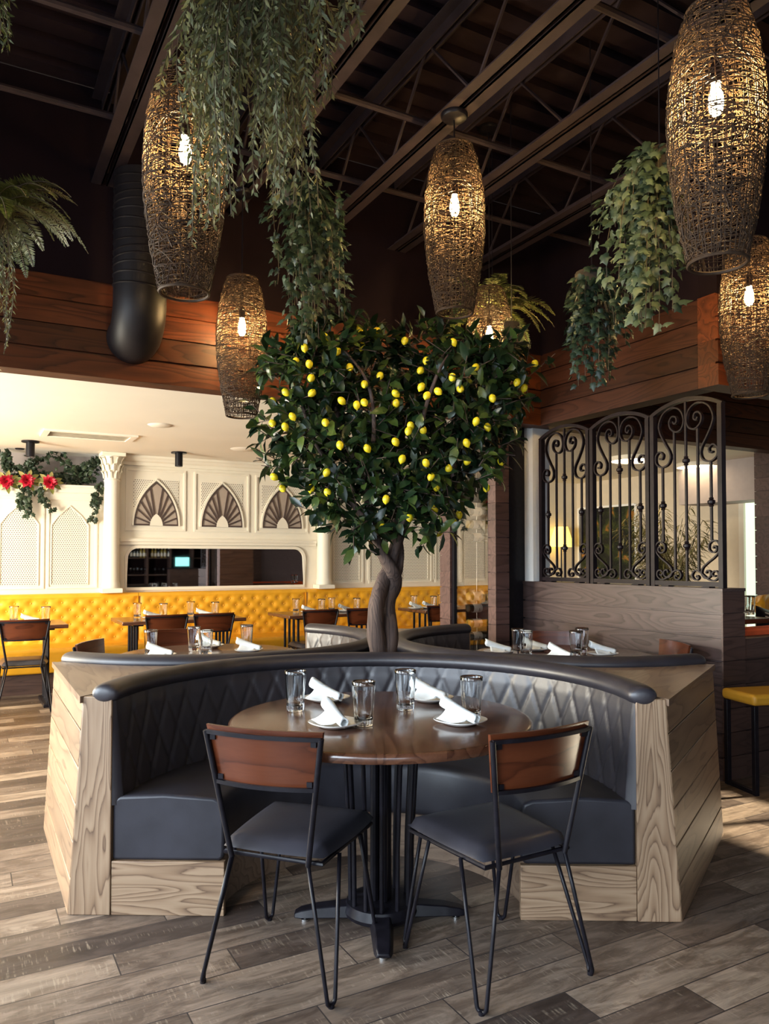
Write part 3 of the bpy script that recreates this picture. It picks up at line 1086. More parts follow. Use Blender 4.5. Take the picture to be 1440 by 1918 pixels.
wedge(1, -1, 2, 1, 'wooden capped divider behind the lemon tree trunk')
# planter
pc = ud(PC.x, PC.y)
t = thing('planter', 'low dark planter box between the three booths holding the lemon tree', 'planter', (pc.x, pc.y, 0), r0)
hexp = [(.2 * cos(radians(a)), .2 * sin(radians(a))) for a in (30, 90, 150, 210, 270, 330)]
obj('box', MB().prism(hexp, 0, .775), M['iron'], t, bevel=.006)
obj('moss', MB().lathe([(.18, .7752), (.15, .785), (.07, .792), (.001, .794)], 20, mod=lambda a, r, z: 1 + .06 * sin(5 * a)), M['soil'], t)

# ------------------------------------------------------------------ tables
TZ = .762
def make_round_table(label, loc, rotz):
    t = thing('round_table', label, 'table', loc, rotz, 'round walnut tables in the booths')
    obj('tabletop', MB().lathe([(.001, TZ - .036), (.545, TZ - .036), (.565, TZ - .032), (.57, TZ - .022), (.57, TZ - .008), (.564, TZ - .002), (.555, TZ), (.001, TZ)], 96), M['table'], t, sharp=50)
    obj('top_plate', MB().lathe([(.001, TZ - .048), (.2, TZ - .048), (.2, TZ - .0365), (.001, TZ - .0365)], 28), M['iron'], t)
    for i in range(16):
        if i < 4:
            a = pi / 2 * i + .4
            pts = [(.026 * cos(a), .026 * sin(a), .06), (.026 * cos(a), .026 * sin(a), TZ - .0485)]
            r_ = .017
        else:
            a = 2 * pi * (i - 4) / 12
            pts = [(.115 * cos(a), .115 * sin(a), .075), (.118 * cos(a), .118 * sin(a), .3), (.135 * cos(a), .135 * sin(a), .6), (.175 * cos(a), .175 * sin(a), TZ - .0485)]
            r_ = .0085
        obj('rod', MB().tube(pts, r_, 10), M['iron'], t)
    obj('hub', MB().lathe([(.001, .03), (.135, .03), (.14, .045), (.13, .076), (.001, .08)], 32), M['iron'], t)
    for i in range(4):
        m = Matrix.Rotation(pi / 2 * i, 4, 'Z')
        mb = MB()
        n = len(mb.v)
        for x, w, zb, zt in ((.10, .045, .024, .07), (.24, .038, .022, .058), (.30, .034, .02, .046), (.325, .026, .02, .034)):
            mb.v += [tuple(m @ Vector(q)) for q in ((x, -w, zb), (x, w, zb), (x, w * .7, zt), (x, -w * .7, zt))]
        for c in range(3):
            for q in range(4):
                e = (q + 1) % 4
                mb.f.append((n + c * 4 + q, n + c * 4 + 4 + q, n + c * 4 + 4 + e, n + c * 4 + e))
        mb.f += [(n, n + 1, n + 2, n + 3), (n + 15, n + 14, n + 13, n + 12)]
        foot = obj('foot', mb, M['iron'], t, bevel=.004)
        obj('leveler', MB().lathe([(.001, 0), (.016, 0), (.016, .008), (.007, .009), (.007, .0215), (.001, .0215)], 16, m @ Matrix.Translation((.285, 0, 0))), M['chrome'], foot)
    return t
tc = ud(-.014, 2.925)
table = make_round_table('round walnut table set for four in the front booth', tc, -YAW + radians(-88))
c1, c2 = ud(BF[1][0].x, BF[1][0].y), ud(BF[2][0].x, BF[2][0].y)
dup(table, c1, .4, 'round walnut table in the booth left of the tree')
dup(table, c2, .9, 'round walnut table in the booth right of the tree')

# ------------------------------------------------------------------ chairs
def make_chair(label, loc, rotz, group):
    t = thing('dining_chair', label, 'chair', loc, rotz, group)
    # seat cushion, front wider than the rear, softly domed
    N = 18
    def w_at(k): return .19 + .028 * k
    mb = MB()
    for top in (1, 0):
        def f(i, j, top=top):
            a, b = i / (N - 1) * 2 - 1, j / (N - 1) * 2 - 1
            # squircle mapping for rounded corners
            q = .985 - .055 * (a * a) * (b * b)
            x = a * w_at((b + 1) / 2) * q
            y = -.195 + (b * q + 1) / 2 * .435
            e = max(abs(a), abs(b))
            h = .058 * (1 - e ** 5) ** .5 if e < 1 else 0
            z = .425 + h * .72 if top else .425 - h * .25
            return (x, y, z)
        n = len(mb.v)
        mb.grid(N, N, f)
        if not top:
            for q in range(len(mb.f) - (N - 1) ** 2, len(mb.f)):
                mb.f[q] = tuple(reversed(mb.f[q]))
    obj('seat', mb, M['leather_seat'], t, sharp=180)
    # frame under the seat
    ring = [(-.17, -.18, .407), (.17, -.18, .407), (.195, .215, .407), (-.195, .215, .407)]
    obj('seat_frame', MB().tube(ring, .008, 8, closed=True), M['iron'], t)
    # uprights, bars and panel
    def side(s, z):
        k = (z - .41) / .42
        return Vector((s * (.135 + .067 * k), -.205 - .055 * k, z))
    fr = MB()
    for s in (-1, 1):
        fr.tube([side(s, .405), side(s, .6), side(s, .815)], .0095, 10)
    def curve(z, n=11, off=0.0, ins=0.0):
        a, b = side(-1, z), side(1, z)
        pts = []
        for i in range(n):
            k = i / (n - 1)
            p = a.lerp(b, ins + k * (1 - 2 * ins))
            p.y -= .028 * (1 - (2 * k - 1) ** 2) - off
            pts.append(p)
        return pts
    fr.bar(curve(.812), .012, .012, up=(0, 0, 1)).bar(curve(.652), .012, .012, up=(0, 0, 1))
    obj('back_frame', fr, M['iron'], t, sharp=50)
    mb = MB()
    zs = [.648, .66, .70, .74, .78, .815, .833]
    for (o_, flip) in ((.010, True), (.022, False)):
        cs = [curve(z, 15, o_, .0) for z in zs]
        n = len(mb.v)
        for c in cs:
            mb.v += [tuple(p) for p in c]
        for a in range(len(zs) - 1):
            for b in range(14):
                q = (n + a * 15 + b, n + a * 15 + b + 1, n + (a + 1) * 15 + b + 1, n + (a + 1) * 15 + b)
                mb.f.append(tuple(reversed(q)) if not flip else q)
    half = len(zs) * 15
    edge = [i for i in range(15)] + [a * 15 + 14 for a in range(1, len(zs))] + [(len(zs) - 1) * 15 + b for b in range(13, -1, -1)] + [a * 15 for a in range(len(zs) - 2, 0, -1)]
    for a, b in zip(edge, edge[1:] + edge[:1]):
        mb.f.append((b, a, half + a, half + b))
    obj('backrest', mb, M['back_wood'], t, sharp=40)
    for s in (-1, 1):
        for z in (.668, .795):
            p = side(s, z)
            mb = MB()
            mb.box(p.x - s * .022 - .009, p.x - s * .022 + .009, p.y - .004, p.y + .012, z - .008, z + .008)
            obj('bracket', mb, M['iron'], t, smooth=False)
    # hairpin legs
    def hairpin(a, b, foot, w):
        a, b, foot = Vector(a), Vector(b), Vector(foot)
        d = (b - a)
        d.z = 0
        d.normalize()
        up = Vector((0, 0, 1))
        c = foot + up * (w + .007)
        pts = [a]
        e0 = c - d * w
        e1 = c + d * w
        pts += [a.lerp(e0, .5), e0]
        for i in range(1, 8):
            q = pi * i / 8
            pts.append(c - d * w * cos(q) - up * w * sin(q))
        pts += [e1, e1.lerp(b, .5), b]
        return MB().tube(pts, .0068, 8)
    for s in (-1, 1):
        leg = obj('leg', hairpin((s * .135, -.205, .407), (s * .188, -.075, .407), (s * .222, -.228, 0), .017), M['iron'], t, sharp=180)
        obj('foot_cap', MB().lathe([(.001, 0), (.010, 0), (.010, .012), (.001, .013)], 12, Matrix.Translation((s * .222, -.228, 0))), M['iron'], leg)
        leg = obj('leg', hairpin((s * .15, .212, .407), (s * .193, .10, .407), (s * .212, .222, 0), .017), M['iron'], t, sharp=180)
        obj('foot_cap', MB().lathe([(.001, 0), (.010, 0), (.010, .012), (.001, .013)], 12, Matrix.Translation((s * .212, .222, 0))), M['iron'], leg)
    return t
def facing(center, target):
    d = Vector(target) - Vector(center)
    return atan2(d.y, d.x) - pi / 2
def from_feet(rl, rr, fl, fr):
    """pixels of the four feet -> centre and heading on the floor"""
    p = [at_z(*q, .01) for q in (rl, rr, fl, fr)]
    c = (p[0] + p[1] + p[2] + p[3]) / 4
    fwd = (p[2] + p[3]) / 2 - (p[0] + p[1]) / 2
    return Vector((c.x, c.y, 0)), atan2(fwd.y, fwd.x) - pi / 2
cA, rA = from_feet((382, 1832), (622, 1880), (505, 1715), (705, 1755))
cB, rB = from_feet((903, 1893), (1103, 1820), (758, 1770), (937, 1715))
GA = 'hairpin chairs at the front table'
chair = make_chair('wood backed hairpin chair at the front table, left one', cA, rA, GA)
chair['label'] = 'wood backed hairpin chair at the left side of the front table'
dup(chair, cB, rB, 'wood backed hairpin chair at the right side of the front table, turned left', GA)
def chair_by_back(p_ud, target, label, group):
    b = ud(*p_ud)
    d = (Vector((target[0], target[1], 0)) - b).normalized()
    c = b + d * .25
    dup(chair, c, facing(c, (target[0], target[1], 0)), label, group)
GB = 'hairpin chairs at the rear booth tables'
chair_by_back((-1.90, 4.93), c1, 'dark chair back just showing over the left booth rail, nearest the left edge', GB)
chair_by_back((-1.60, 5.78), c1, 'dark wood chair behind the tumblers of the left booth table', GB)
chair_by_back((1.28, 5.62), c2, 'dark chair behind the right booth table, by the wine case', GB)
chair_by_back((1.86, 4.90), c2, 'dark chair at the right booth table, in front of the brown half wall', GB)

# ------------------------------------------------------------------ tableware
def make_tumbler(label, loc, rotz, group, h=.158, r0_=.033, r1_=.043):
    t = thing('water_tumbler', label, 'glass', loc, rotz, group)
    def mod(a, r, z):
        k = min(1, max(0, (h - .02 - z) / (h - .03)))
        tw = a + 3.0 * z
        return 1 + .05 * k * cos(8 * tw)
    outer = [(.001, 0), (r0_ * .96, 0), (r0_, .004)] + [(r0_ + (r1_ - r0_) * q, .004 + (h - .006) * q) for q in (.1, .2, .3, .4, .5, .6, .7, .8, .9, 1)] + [(r1_ - .0015, h)]
    inner = [(r1_ - .003 - (r1_ - r0_) * q, h - .002 - (h - .022) * q) for q in (0, .1, .2, .3, .4, .5, .6, .7, .8, .9)] + [(r0_ * .75, .02), (.001, .017)]
    obj('tumbler_body', MB().lathe(outer + inner, 48, mod=mod), M['glass'], t, sharp=180)
    return t
def make_plate(label, loc, rotz, group):
    t = thing('side_plate', label, 'plate', loc, rotz, group)
    md = lambda a, r, z: 1 + .045 * cos(4 * a) * min(1, r / .09)
    obj('dish', MB().lathe([(.001, .002), (.05, .002), (.055, 0), (.06, .003), (.088, .013), (.094, .017), (.094, .0195), (.087, .0175), (.06, .0075), (.052, .006), (.001, .006)], 56, mod=md), M['china'], t, sharp=60)
    return t
def make_napkin(label, loc, rotz, group, flat=False):
    t = thing('rolled_napkin', label, 'napkin', loc, rotz, group)
    L = .16
    mb = MB()
    ns, na = 14, 26
    lift = 0.0 if flat else .045
    def f(i, j):
        k = i / (ns - 1)
        a = 2 * pi * 1.75 * j / (na - 1)
        r = (.0145 + .0045 * (j / (na - 1))) * (.82 + .36 * (1 - k))
        x = (k - .5) * L + .003 * sin(3 * a)
        z = r * sin(a) + .019 + lift * (1 - k) ** 1.3
        y = r * cos(a) * (1.15 if flat else 1.0)
        return (x, y, max(.0005, z))
    mb.grid(ns, na, f)
    o = obj('roll', mb, M['napkin'], t, sharp=180)
    sm = o.modifiers.new('thick', 'SOLIDIFY')
    sm.thickness = .0022
    # loose tail of cloth lying on the plate
    mb = MB()
    def g(i, j):
        a, b = i / 9, j / 7
        x = -.055 + .10 * a
        y = .0 + (-.07) * b * (1 - .35 * a)
        z = (.024 + lift * .6 * (1 - a)) * (1 - b) ** 1.6 + .004 + .005 * sin(5 * a + 2 * b) * b + .004 * b
        return (x, y, z)
    mb.grid(10, 8, g)
    o = obj('loose_fold', mb, M['napkin'], t, sharp=180)
    sm = o.modifiers.new('thick', 'SOLIDIFY')
    sm.thickness = .002
    return t
def tp(px, py, z=TZ):
    v = at_z(px, py, z)
    return Vector((v.x, v.y, z + .0006))
GT, GP, GN = 'tumblers on the front table', 'plates on the front table', 'napkins on the front table'
tum = make_tumbler('clear twisted tumbler at the far left of the front table', tp(553, 1331), .3, GT)
for px, py, l_ in ((681, 1358, 'clear twisted tumbler nearest the camera, left of the front table centre'), (759, 1329, 'clear twisted tumbler at the back of the front table'), (883, 1346, 'clear twisted tumbler at the right of the front table')):
    dup(tum, tp(px, py), rnd.uniform(0, 2), l_)
pl = make_plate('white side plate at the back left of the front table', tp(612, 1313), -YAW + .1, GP)
nap = make_napkin('white rolled napkin on the back left plate of the front table', tp(612, 1314) + Vector((0, 0, .008)), -YAW - .65, GN)
for px, py, ra, lp_, ln_ in ((628, 1361, -1.1, 'white side plate at the near left of the front table, behind the left chair', 'white rolled napkin standing up on the near left plate of the front table'),
                       (806, 1313, -.65, 'white side plate behind the back tumbler on the front table', 'white rolled napkin on the plate behind the back tumbler'),
                       (862, 1356, -.8, 'white side plate at the near right of the front table', 'white rolled napkin on the near right plate of the front table')):
    dup(pl, tp(px, py), -YAW + rnd.uniform(-.1, .1), lp_)
    dup(nap, tp(px, py) + Vector((0, 0, .008)), -YAW + ra, ln_)
# rear booth tables
def lay(items, grp):
    for kind, px, py, ra, lab in items:
        p = tp(px, py)
        if kind == 't':
            dup(tum, p, rnd.uniform(0, 2), lab, 'tumblers on the ' + grp)
        else:
            dup(pl, p, rnd.uniform(0, .6), 'white side plate ' + lab, 'plates on the ' + grp)
            dup(nap, p + Vector((0, 0, .008)), -YAW + ra, 'white rolled napkin ' + lab, 'napkins on the ' + grp)
lay([('t', 282, 1227, 0, 'clear tumbler at the left end of the left booth table'), ('t', 363, 1219, 0, 'clear tumbler at the back middle of the left booth table'),
     ('t', 386, 1227, 0, 'clear tumbler at the front middle of the left booth table'), ('t', 462, 1214, 0, 'clear tumbler at the right end of the left booth table'),
     ('p', 300, 1231, -.1, 'at the front left of the left booth table'), ('p', 392, 1213, -.2, 'behind the two middle tumblers of the left booth table'),
     ('p', 466, 1221, -.15, 'at the right side of the left booth table'), ], 'left booth table')
lay([('t', 970, 1224, 0, 'clear tumbler left of its twin on the right booth table'), ('t', 985, 1229, 0, 'clear tumbler overlapping its twin in front on the right booth table'),
     ('t', 1079, 1229, 0, 'clear tumbler at the right front of the right booth table'), ('t', 1090, 1222, 0, 'clear tumbler at the right back of the right booth table'),
     ('p', 933, 1224, 0.0, 'at the left of the right booth table'), ('p', 1002, 1219, -.3, 'behind the two left tumblers of the right booth table'),
     ('p', 1050, 1234, -.9, 'at the near edge of the right booth table'), ('p', 1128, 1228, .05, 'at the right end of the right booth table')], 'right booth table')

# ------------------------------------------------------------------ lemon tree
def leafcard(mb, p, t, n, L, W, curl=.18):
    """one leaf: 8 vertices folded along the midrib, tip drooping"""
    t = t.normalized()
    b = t.cross(n)
    if b.length < 1e-5: b = t.orthogonal()
    b.normalize()
    n = b.cross(t)
    i = len(mb.v)
    q = [p, p + t * L * .32 + b * W * .46 + n * W * .14, p + t * L * .68 + b * W * .40 + n * (W * .10 - L * curl * .3), p + t * L - n * L * curl,
         p + t * L * .68 - b * W * .40 + n * (W * .10 - L * curl * .3), p + t * L * .32 - b * W * .46 + n * W * .14, p + t * L * .34, p + t * L * .68 - n * L * curl * .35]
    mb.v += [tuple(x) for x in q]
    mb.f += [(i, i + 1, i + 6), (i + 1, i + 2, i + 7, i + 6), (i + 2, i + 3, i + 7), (i + 3, i + 4, i + 7), (i + 4, i + 5, i + 6, i + 7), (i + 5, i, i + 6)]

def rvec(r):
    while True:
        v = Vector((r.uniform(-1, 1), r.uniform(-1, 1), r.uniform(-1, 1)))
        if .05 < v.length < 1: return v.normalized()

base = ud(PC.x, PC.y)
TD = PC.y                                        # the tree's distance
tree = thing('lemon_tree', 'lemon tree with twisted double trunk and yellow fruit rising from the planter', 'tree', (base.x, base.y, .792))
O = Vector((base.x, base.y, .792))
def T(px, py, dd=0.0):
    return at_d(px, py, TD + dd) - O
def trunk(pts, radii, mb):
    P_ = []
    Rr = []
    n = len(pts)
    for i in range(n - 1):
        for k in range(6):
            f = k / 6
            a, b, c, d = pts[max(i - 1, 0)], pts[i], pts[i + 1], pts[min(i + 2, n - 1)]
            P_.append(.5 * ((2 * b) + (c - a) * f + (2 * a - 5 * b + 4 * c - d) * f * f + (3 * b - a - 3 * c + d) * f ** 3))
            Rr.append(radii[i] + (radii[i + 1] - radii[i]) * f)
    P_.append(pts[-1]); Rr.append(radii[-1])
    seg = 14
    n0 = len(mb.v)
    for i, (p, r) in enumerate(zip(P_, Rr)):
        t = (P_[min(i + 1, len(P_) - 1)] - P_[max(i - 1, 0)]).normalized()
        a = t.cross(Vector((0, 1, .01))).normalized()
        b = t.cross(a)
        for k in range(seg):
            th = 2 * pi * k / seg
            rr_ = r * (1 + .10 * sin(3 * th + i * .35) + .06 * sin(7 * th + i * .9))
            mb.v.append(tuple(p + a * rr_ * cos(th) + b * rr_ * sin(th)))
    for i in range(len(P_) - 1):
        for k in range(seg):
            e = (k + 1) % seg
            mb.f.append((n0 + i * seg + k, n0 + i * seg + e, n0 + (i + 1) * seg + e, n0 + (i + 1) * seg + k))
    mb.f.append(tuple(n0 + seg - 1 - k for k in range(seg)))
    mb.f.append(tuple(n0 + (len(P_) - 1) * seg + k for k in range(seg)))
mb = MB()
trunk([T(712, 1240), T(704, 1185, -.02), T(706, 1130, -.03), T(716, 1090, .0), T(730, 1062, .02), T(742, 1020, .0), T(762, 970, -.02), T(800, 900, .0), T(840, 820, .05), T(862, 740, .1)], [.05, .046, .042, .04, .036, .032, .028, .022, .016, .008], mb)
trunk([T(722, 1240, .02), T(731, 1185, .02), T(727, 1130, .04), T(738, 1090, .03), T(733, 1066, -.02), T(712, 1030, -.04), T(698, 985, -.03), T(680, 900, .0), T(640, 800, .05), T(610, 700, .1)], [.052, .044, .04, .042, .036, .028, .024, .02, .015, .008], mb)
trunk([T(738, 1095, .02), T(748, 1060, .05), T(750, 1030, .06), T(744, 1000, .1), T(735, 900, .15), T(730, 760, .15)], [.026, .022, .021, .019, .015, .007], mb)
trunk([T(698, 985, -.03), T(668, 955, -.05), T(640, 900, -.08), T(590, 830, -.1), T(560, 740, -.1)], [.02, .017, .014, .01, .005], mb)
trunk([T(762, 970, -.02), T(830, 930, .1), T(880, 860, .15), T(925, 760, .12)], [.02, .016, .012, .005], mb)
trunk([T(680, 900), T(700, 820, -.2), T(690, 720, -.25), T(640, 650, -.2)], [.016, .012, .009, .004], mb)
trunk([T(800, 900), T(790, 800, -.2), T(820, 700, -.25), T(850, 650, -.2)], [.016, .012, .009, .004], mb)
obj('trunk', mb, M['bark'], tree, sharp=180)

# crown: rounded masses (pixel centre, radius, share)
blobs = [(600, 700, 95), (545, 790, 62), (560, 860, 62), (640, 820, 95), (700, 900, 95), (770, 850, 100), (860, 880, 72), (840, 760, 105), (905, 735, 82),
         (700, 760, 85), (760, 940, 68), (680, 960, 58), (610, 920, 48), (880, 690, 72), (965, 700, 42), (640, 650, 50), (715, 655, 42), (800, 665, 62), (905, 825, 52), (545, 700, 52), (672, 1010, 22), (815, 985, 26), (690, 640, 36), (925, 660, 34), (525, 680, 22), (580, 655, 42)]
tr = random.Random(11)
mb = MB()
twig = MB()
K = TD / F
bl3 = []
for (px, py, r) in blobs:
    c = T(px, py, tr.uniform(-.12, .12))
    bl3.append((c, r * K))
tot = sum(r ** 2.1 for c, r in bl3)
N_SPRIG = 900
for c, r in bl3:
    for _ in range(max(6, int(N_SPRIG * r ** 2.1 / tot))):
        v = rvec(tr)
        k = tr.uniform(.45, 1.0) ** .6
        dp = 1.25
        p = c + Vector((v.x * r * k, v.y * r * k * dp, v.z * r * k))
        d = (Vector((v.x, v.y, v.z * .7 + .15)) + rvec(tr) * .7).normalized()
        L = tr.uniform(.06, .13)
        twig.tube([p - d * L * .5, p + d * L], .0025, 4)
        nl = tr.choice((4, 5, 6, 7))
        for q in range(nl):
            f = q / nl
            s = p - d * L * .3 + d * L * 1.25 * f
            ld = (d * .7 + rvec(tr) * .95 + Vector((0, 0, -.12))).normalized()
            nn = (Vector((0, 0, 1)) + v * .7 + rvec(tr) * .6)
            leafcard(mb, s, ld, nn, tr.uniform(.062, .115), tr.uniform(.038, .058), tr.uniform(.05, .3))
obj('foliage', mb, M['leaf_tree'], tree, sharp=180)
obj('twig', twig, M['bark'], tree)['kind'] = 'stuff'
LEM = [(530, 92), (608, 100), (370, 127), (298, 90), (275, 178), (425, 195), (540, 172), (740, 145), (967, 152), (235, 243), (296, 253), (112, 272), (484, 268), (625, 308), (840, 237), (813, 283), (305, 318), (553, 347), (186, 384), (309, 388), (125, 425), (447, 424), (517, 444), (698, 390), (700, 436), (817, 360), (895, 380), (998, 368), (962, 316), (1345, 250), (1295, 365), (1070, 268), (1262, 338), (1148, 412), (843, 400), (218, 497), (124, 528), (371, 525), (184, 545), (757, 565), (768, 540), (825, 560), (1072, 520), (1125, 547), (439, 630), (566, 645), (697, 615), (1027, 620), (1030, 705), (1187, 706), (728, 695), (839, 713), (944, 740), (132, 778), (377, 758), (172, 832), (304, 832), (381, 850), (449, 848), (653, 882), (775, 866), (887, 826), (862, 778), (1120, 830), (878, 924), (762, 968), (992, 954), (641, 1013), (537, 1073), (900, 1036), (968, 990), (552, 432)]
lm = MB().lathe([(.0005, -.034), (.004, -.032), (.008, -.028), (.017, -.02), (.0225, -.008), (.0235, .002), (.021, .014), (.014, .024), (.007, .0285), (.0005, .030)], 14)
first = None
for (zx, zy) in LEM:
    px, py = 460 + zx / 2.483, 580 + zy / 2.483
    # front skin of the crown at that place
    best = .0
    for (bx, by, r) in blobs:
        q = 1 - ((px - bx) ** 2 + (py - by) ** 2) / (r * r)
        if q > 0: best = max(best, sqrt(q) * r * K * 1.25)
    p = T(px, py, -best - .015)
    if first is None:
        first = obj('lemon', lm, M['lemon'], tree, loc=p, sharp=180)
        o = first
    else:
        o = first.copy()
        C.objects.link(o)
        o.location = p
    o.rotation_euler = (tr.uniform(-.7, .7), tr.uniform(-.7, .7), tr.uniform(0, 6))
    o.scale = (.82, .82, .80)

# ------------------------------------------------------------------ woven pendant lamps
LH, LR = .84, .152
def lprof(k):                                    # k from the top (0) to the bottom (1)
    pts = [(0, .60), (.06, .72), (.15, .85), (.28, .96), (.42, 1.0), (.55, .985), (.68, .91), (.8, .81), (.9, .70), (1, .60)]
    for (a, x), (b, y) in zip(pts, pts[1:]):
        if k <= b:
            f = (k - a) / (b - a)
            return LR * (x + (y - x) * f)
    return LR * .6
def lpt(a, k, r_=0.0):
    k = min(1, max(0, k))
    R = lprof(k) + r_
    return (R * cos(a), R * sin(a), LH * (1 - k))
def make_lamp(label, loc, ceil):
    """loc = bottom rim centre"""
    lr = random.Random(5)
    t = thing('woven_pendant_lamp', label, 'pendant lamp', loc, 0, 'woven wicker pendant lamps')
    mb = MB()
    for i in range(48):
        a = 2 * pi * i / 48 + lr.uniform(-.05, .05)
        w_ = lr.uniform(.0, .08)
        mb.tube([lpt(a + w_ * sin(7 * k + i), k, lr.uniform(-.003, .003)) for k in [q / 20 for q in range(21)]], .0020, 3, cap=False)
    for i in range(80):
        k0 = (i + .5) / 80
        ph = lr.uniform(0, 6)
        am = lr.uniform(.002, .011)
        fq = lr.choice((2, 3, 4, 5))
        mb.tube([lpt(2 * pi * q / 44, k0 + am * sin(fq * 2 * pi * q / 44 + ph), lr.uniform(-.003, .004)) for q in range(44)], .0020, 3, closed=True)
    for i in range(380):
        k0 = lr.uniform(.01, .97)
        a0 = lr.uniform(0, 2 * pi)
        da = lr.uniform(.25, 1.3) * lr.choice((-1, 1))
        dk = lr.uniform(-.16, .16)
        bow = lr.uniform(-.07, .07)
        n = 9
        mb.tube([lpt(a0 + da * q / n, k0 + dk * q / n + bow * sin(pi * q / n), lr.uniform(-.002, .006)) for q in range(n + 1)], .0021, 3, cap=False)
    sh = obj('woven_shade', mb, M['wicker'], t, sharp=180)
    for k0, nm in ((0, 'top_ring'), (1, 'bottom_ring')):
        obj(nm, MB().tube([lpt(2 * pi * q / 40, k0) for q in range(40)], .006, 6, closed=True), M['wicker'], t)
    zb = LH * .60
    obj('bulb', MB().lathe([(.001, zb - .012), (.012, zb - .010), (.021, zb + .005), (.024, zb + .03), (.021, zb + .06), (.014, zb + .085), (.013, zb + .095)], 14), M['bulb'], t, sharp=180)
    obj('socket', MB().lathe([(.001, zb + .0955), (.018, zb + .0955), (.019, zb + .15), (.012, zb + .165), (.001, zb + .165)], 16), M['iron'], t)
    top = ceil - loc[2]
    mb = MB().tube([(0, 0, zb + .16), (0, 0, LH), (0, 0, top - .03)], .004, 6)
    obj('cord', mb, M['iron'], t)
    obj('spider', MB().tube([(-LR * .6, 0, LH), (LR * .6, 0, LH)], .003, 5).tube([(0, -LR * .6, LH), (0, LR * .6, LH)], .003, 5), M['iron'], t)
    obj('canopy', MB().lathe([(.001, top - .0315), (.03, top - .031), (.062, top - .022), (.068, top - .012), (.068, top - .0005), (.001, top - .0005)], 28), M['iron'], t)
    return t
M['bulb'] = glow('warm_filament_bulb', (1.0, .64, .25), 1200)
LAMPS = [(1336, 470, 2.47, 'large woven pendant at the top right, its weave glowing gold'), (343, 532, 2.86, 'woven pendant partly behind the hanging willow, top left'),
         (858, 576, 3.83, 'woven pendant in the middle, hung from a visible round canopy'), (439, 772, 4.62, 'small woven pendant in front of the left wooden header'),
         (917, 778, 4.95, 'small woven pendant behind the right side of the lemon tree'), (1405, 733, 4.15, 'woven pendant cut by the right edge, beside the wooden header corner')]
lamp0 = None
for px, py, d, lab in LAMPS:
    # the lowest point seen is the near lip of the bottom rim
    p = at_d(px, py, d - .09)
    q = at_d(px, py, d)
    loc = Vector((q.x, q.y, p.z))
    # hang it from the nearest joist where one is close
    for x in JX:
        if abs(x - loc.x) < .16: loc.x = x
    ce = ZJ if any(abs(x - loc.x) < .08 for x in JX) else ZD
    make_lamp(lab, tuple(loc), ce) if lamp0 is None or True else None

# ------------------------------------------------------------------ hanging plants
def ivy_leaf(mb, p, t, n, s):
    t = t.normalized()
    b = t.cross(n)
    if b.length < 1e-5: b = t.orthogonal()
    b.normalize()
    n = b.cross(t)
    out = [(0, 0), (.30, -.10), (.62, .05), (.50, .30), (.78, .52), (.40, .58), (.0, 1.12), (-.40, .58), (-.78, .52), (-.50, .30), (-.62, .05), (-.30, -.10)]
    i = len(mb.v)
    mb.v.append(tuple(p + t * s * .4 + n * s * .08))
    for x, y in out:
        mb.v.append(tuple(p + b * x * s * .7 + t * y * s - n * (abs(x) * .22 + y * .18) * s))
    for k in range(12):
        mb.f.append((i, i + 1 + k, i + 1 + (k + 1) % 12))

def hung(name, label, group, c, ceil, r=.09):
    t = thing(name, label, 'hanging plant', c, 0, group)
    obj('basket', MB().lathe([(.001, -.07), (r * .6, -.07), (r * .95, -.01), (r, .05), (r * .97, .055), (.001, .04)], 18), M['basket'], t)
    obj('hanger_wire', MB().tube([(0, 0, .04), (0, 0, ceil - c[2] - .0005)], .003, 5), M['iron'], t)
    return t

def ivy(label, cpx, d, strands, mat, seed, size=.045, depth=.22, ceil=None, lo=.6, width=1.0, step=.030):
    """strands: [(px at the end, py at the end)] hanging from the basket at pixel cpx"""
    r = random.Random(seed)
    c = at_d(*cpx, d)
    ce = ZD
    t = hung('hanging_ivy', label, 'hanging ivy plants', c, ce)
    lf, st = MB(), MB()
    for (px, py) in strands:
        e = at_d(px, py, d + r.uniform(-depth, depth)) - c
        side = Vector((e.x, e.y, 0))
        pts = []
        n = 16
        for i in range(n + 1):
            f = i / n
            out = 1 - (1 - f) ** 2.6
            z = .07 * sin(min(1, f * 2.5) * pi) + e.z * f ** 1.35
            w_ = .018 * sin(7 * f + px)
            pts.append(Vector((side.x * out + w_, side.y * out + w_ * .6, z)))
        st.tube(pts, .0018, 4)
        # leaves along it
        ln = sum((b - a).length for a, b in zip(pts, pts[1:]))
        m = int(ln / step)
        for k in range(m):
            f = (k + .5) / m * n
            i = min(n - 1, int(f))
            p = pts[i].lerp(pts[i + 1], f - i)
            o = Vector((p.x, p.y, 0))
            o = (o.normalized() if o.length > .01 else rvec(r)) + rvec(r) * .9
            ld = (Vector((0, 0, -1)) * .75 + o * .55 + rvec(r) * .55).normalized()
            nn = o + Vector((0, 0, .35)) - FW * .5
            ivy_leaf(lf, p + o * .02 + rvec(r) * .012, ld, nn, size * r.uniform(.65, 1.15))
    obj('stem', st, M['stem'], t)
    obj('foliage', lf, mat, t, sharp=180)
    return t
rr = random.Random(3)
def fill(poly_rows, per):
    """rows: (py, x0, x1) -> strand ends spread over the outline"""
    out = []
    for (py, x0, x1) in poly_rows:
        for _ in range(per):
            out.append((rr.uniform(x0, x1), py + rr.uniform(-18, 18)))
    return out
ivy('dark hanging ivy above the left half of the lemon tree', (560, 365), 3.9,
    fill([(400, 505, 640), (440, 485, 655), (480, 490, 640), (520, 505, 640), (560, 520, 650), (600, 545, 650), (630, 540, 590)], 9), M['leaf_ivy'], 21, .042, .2)
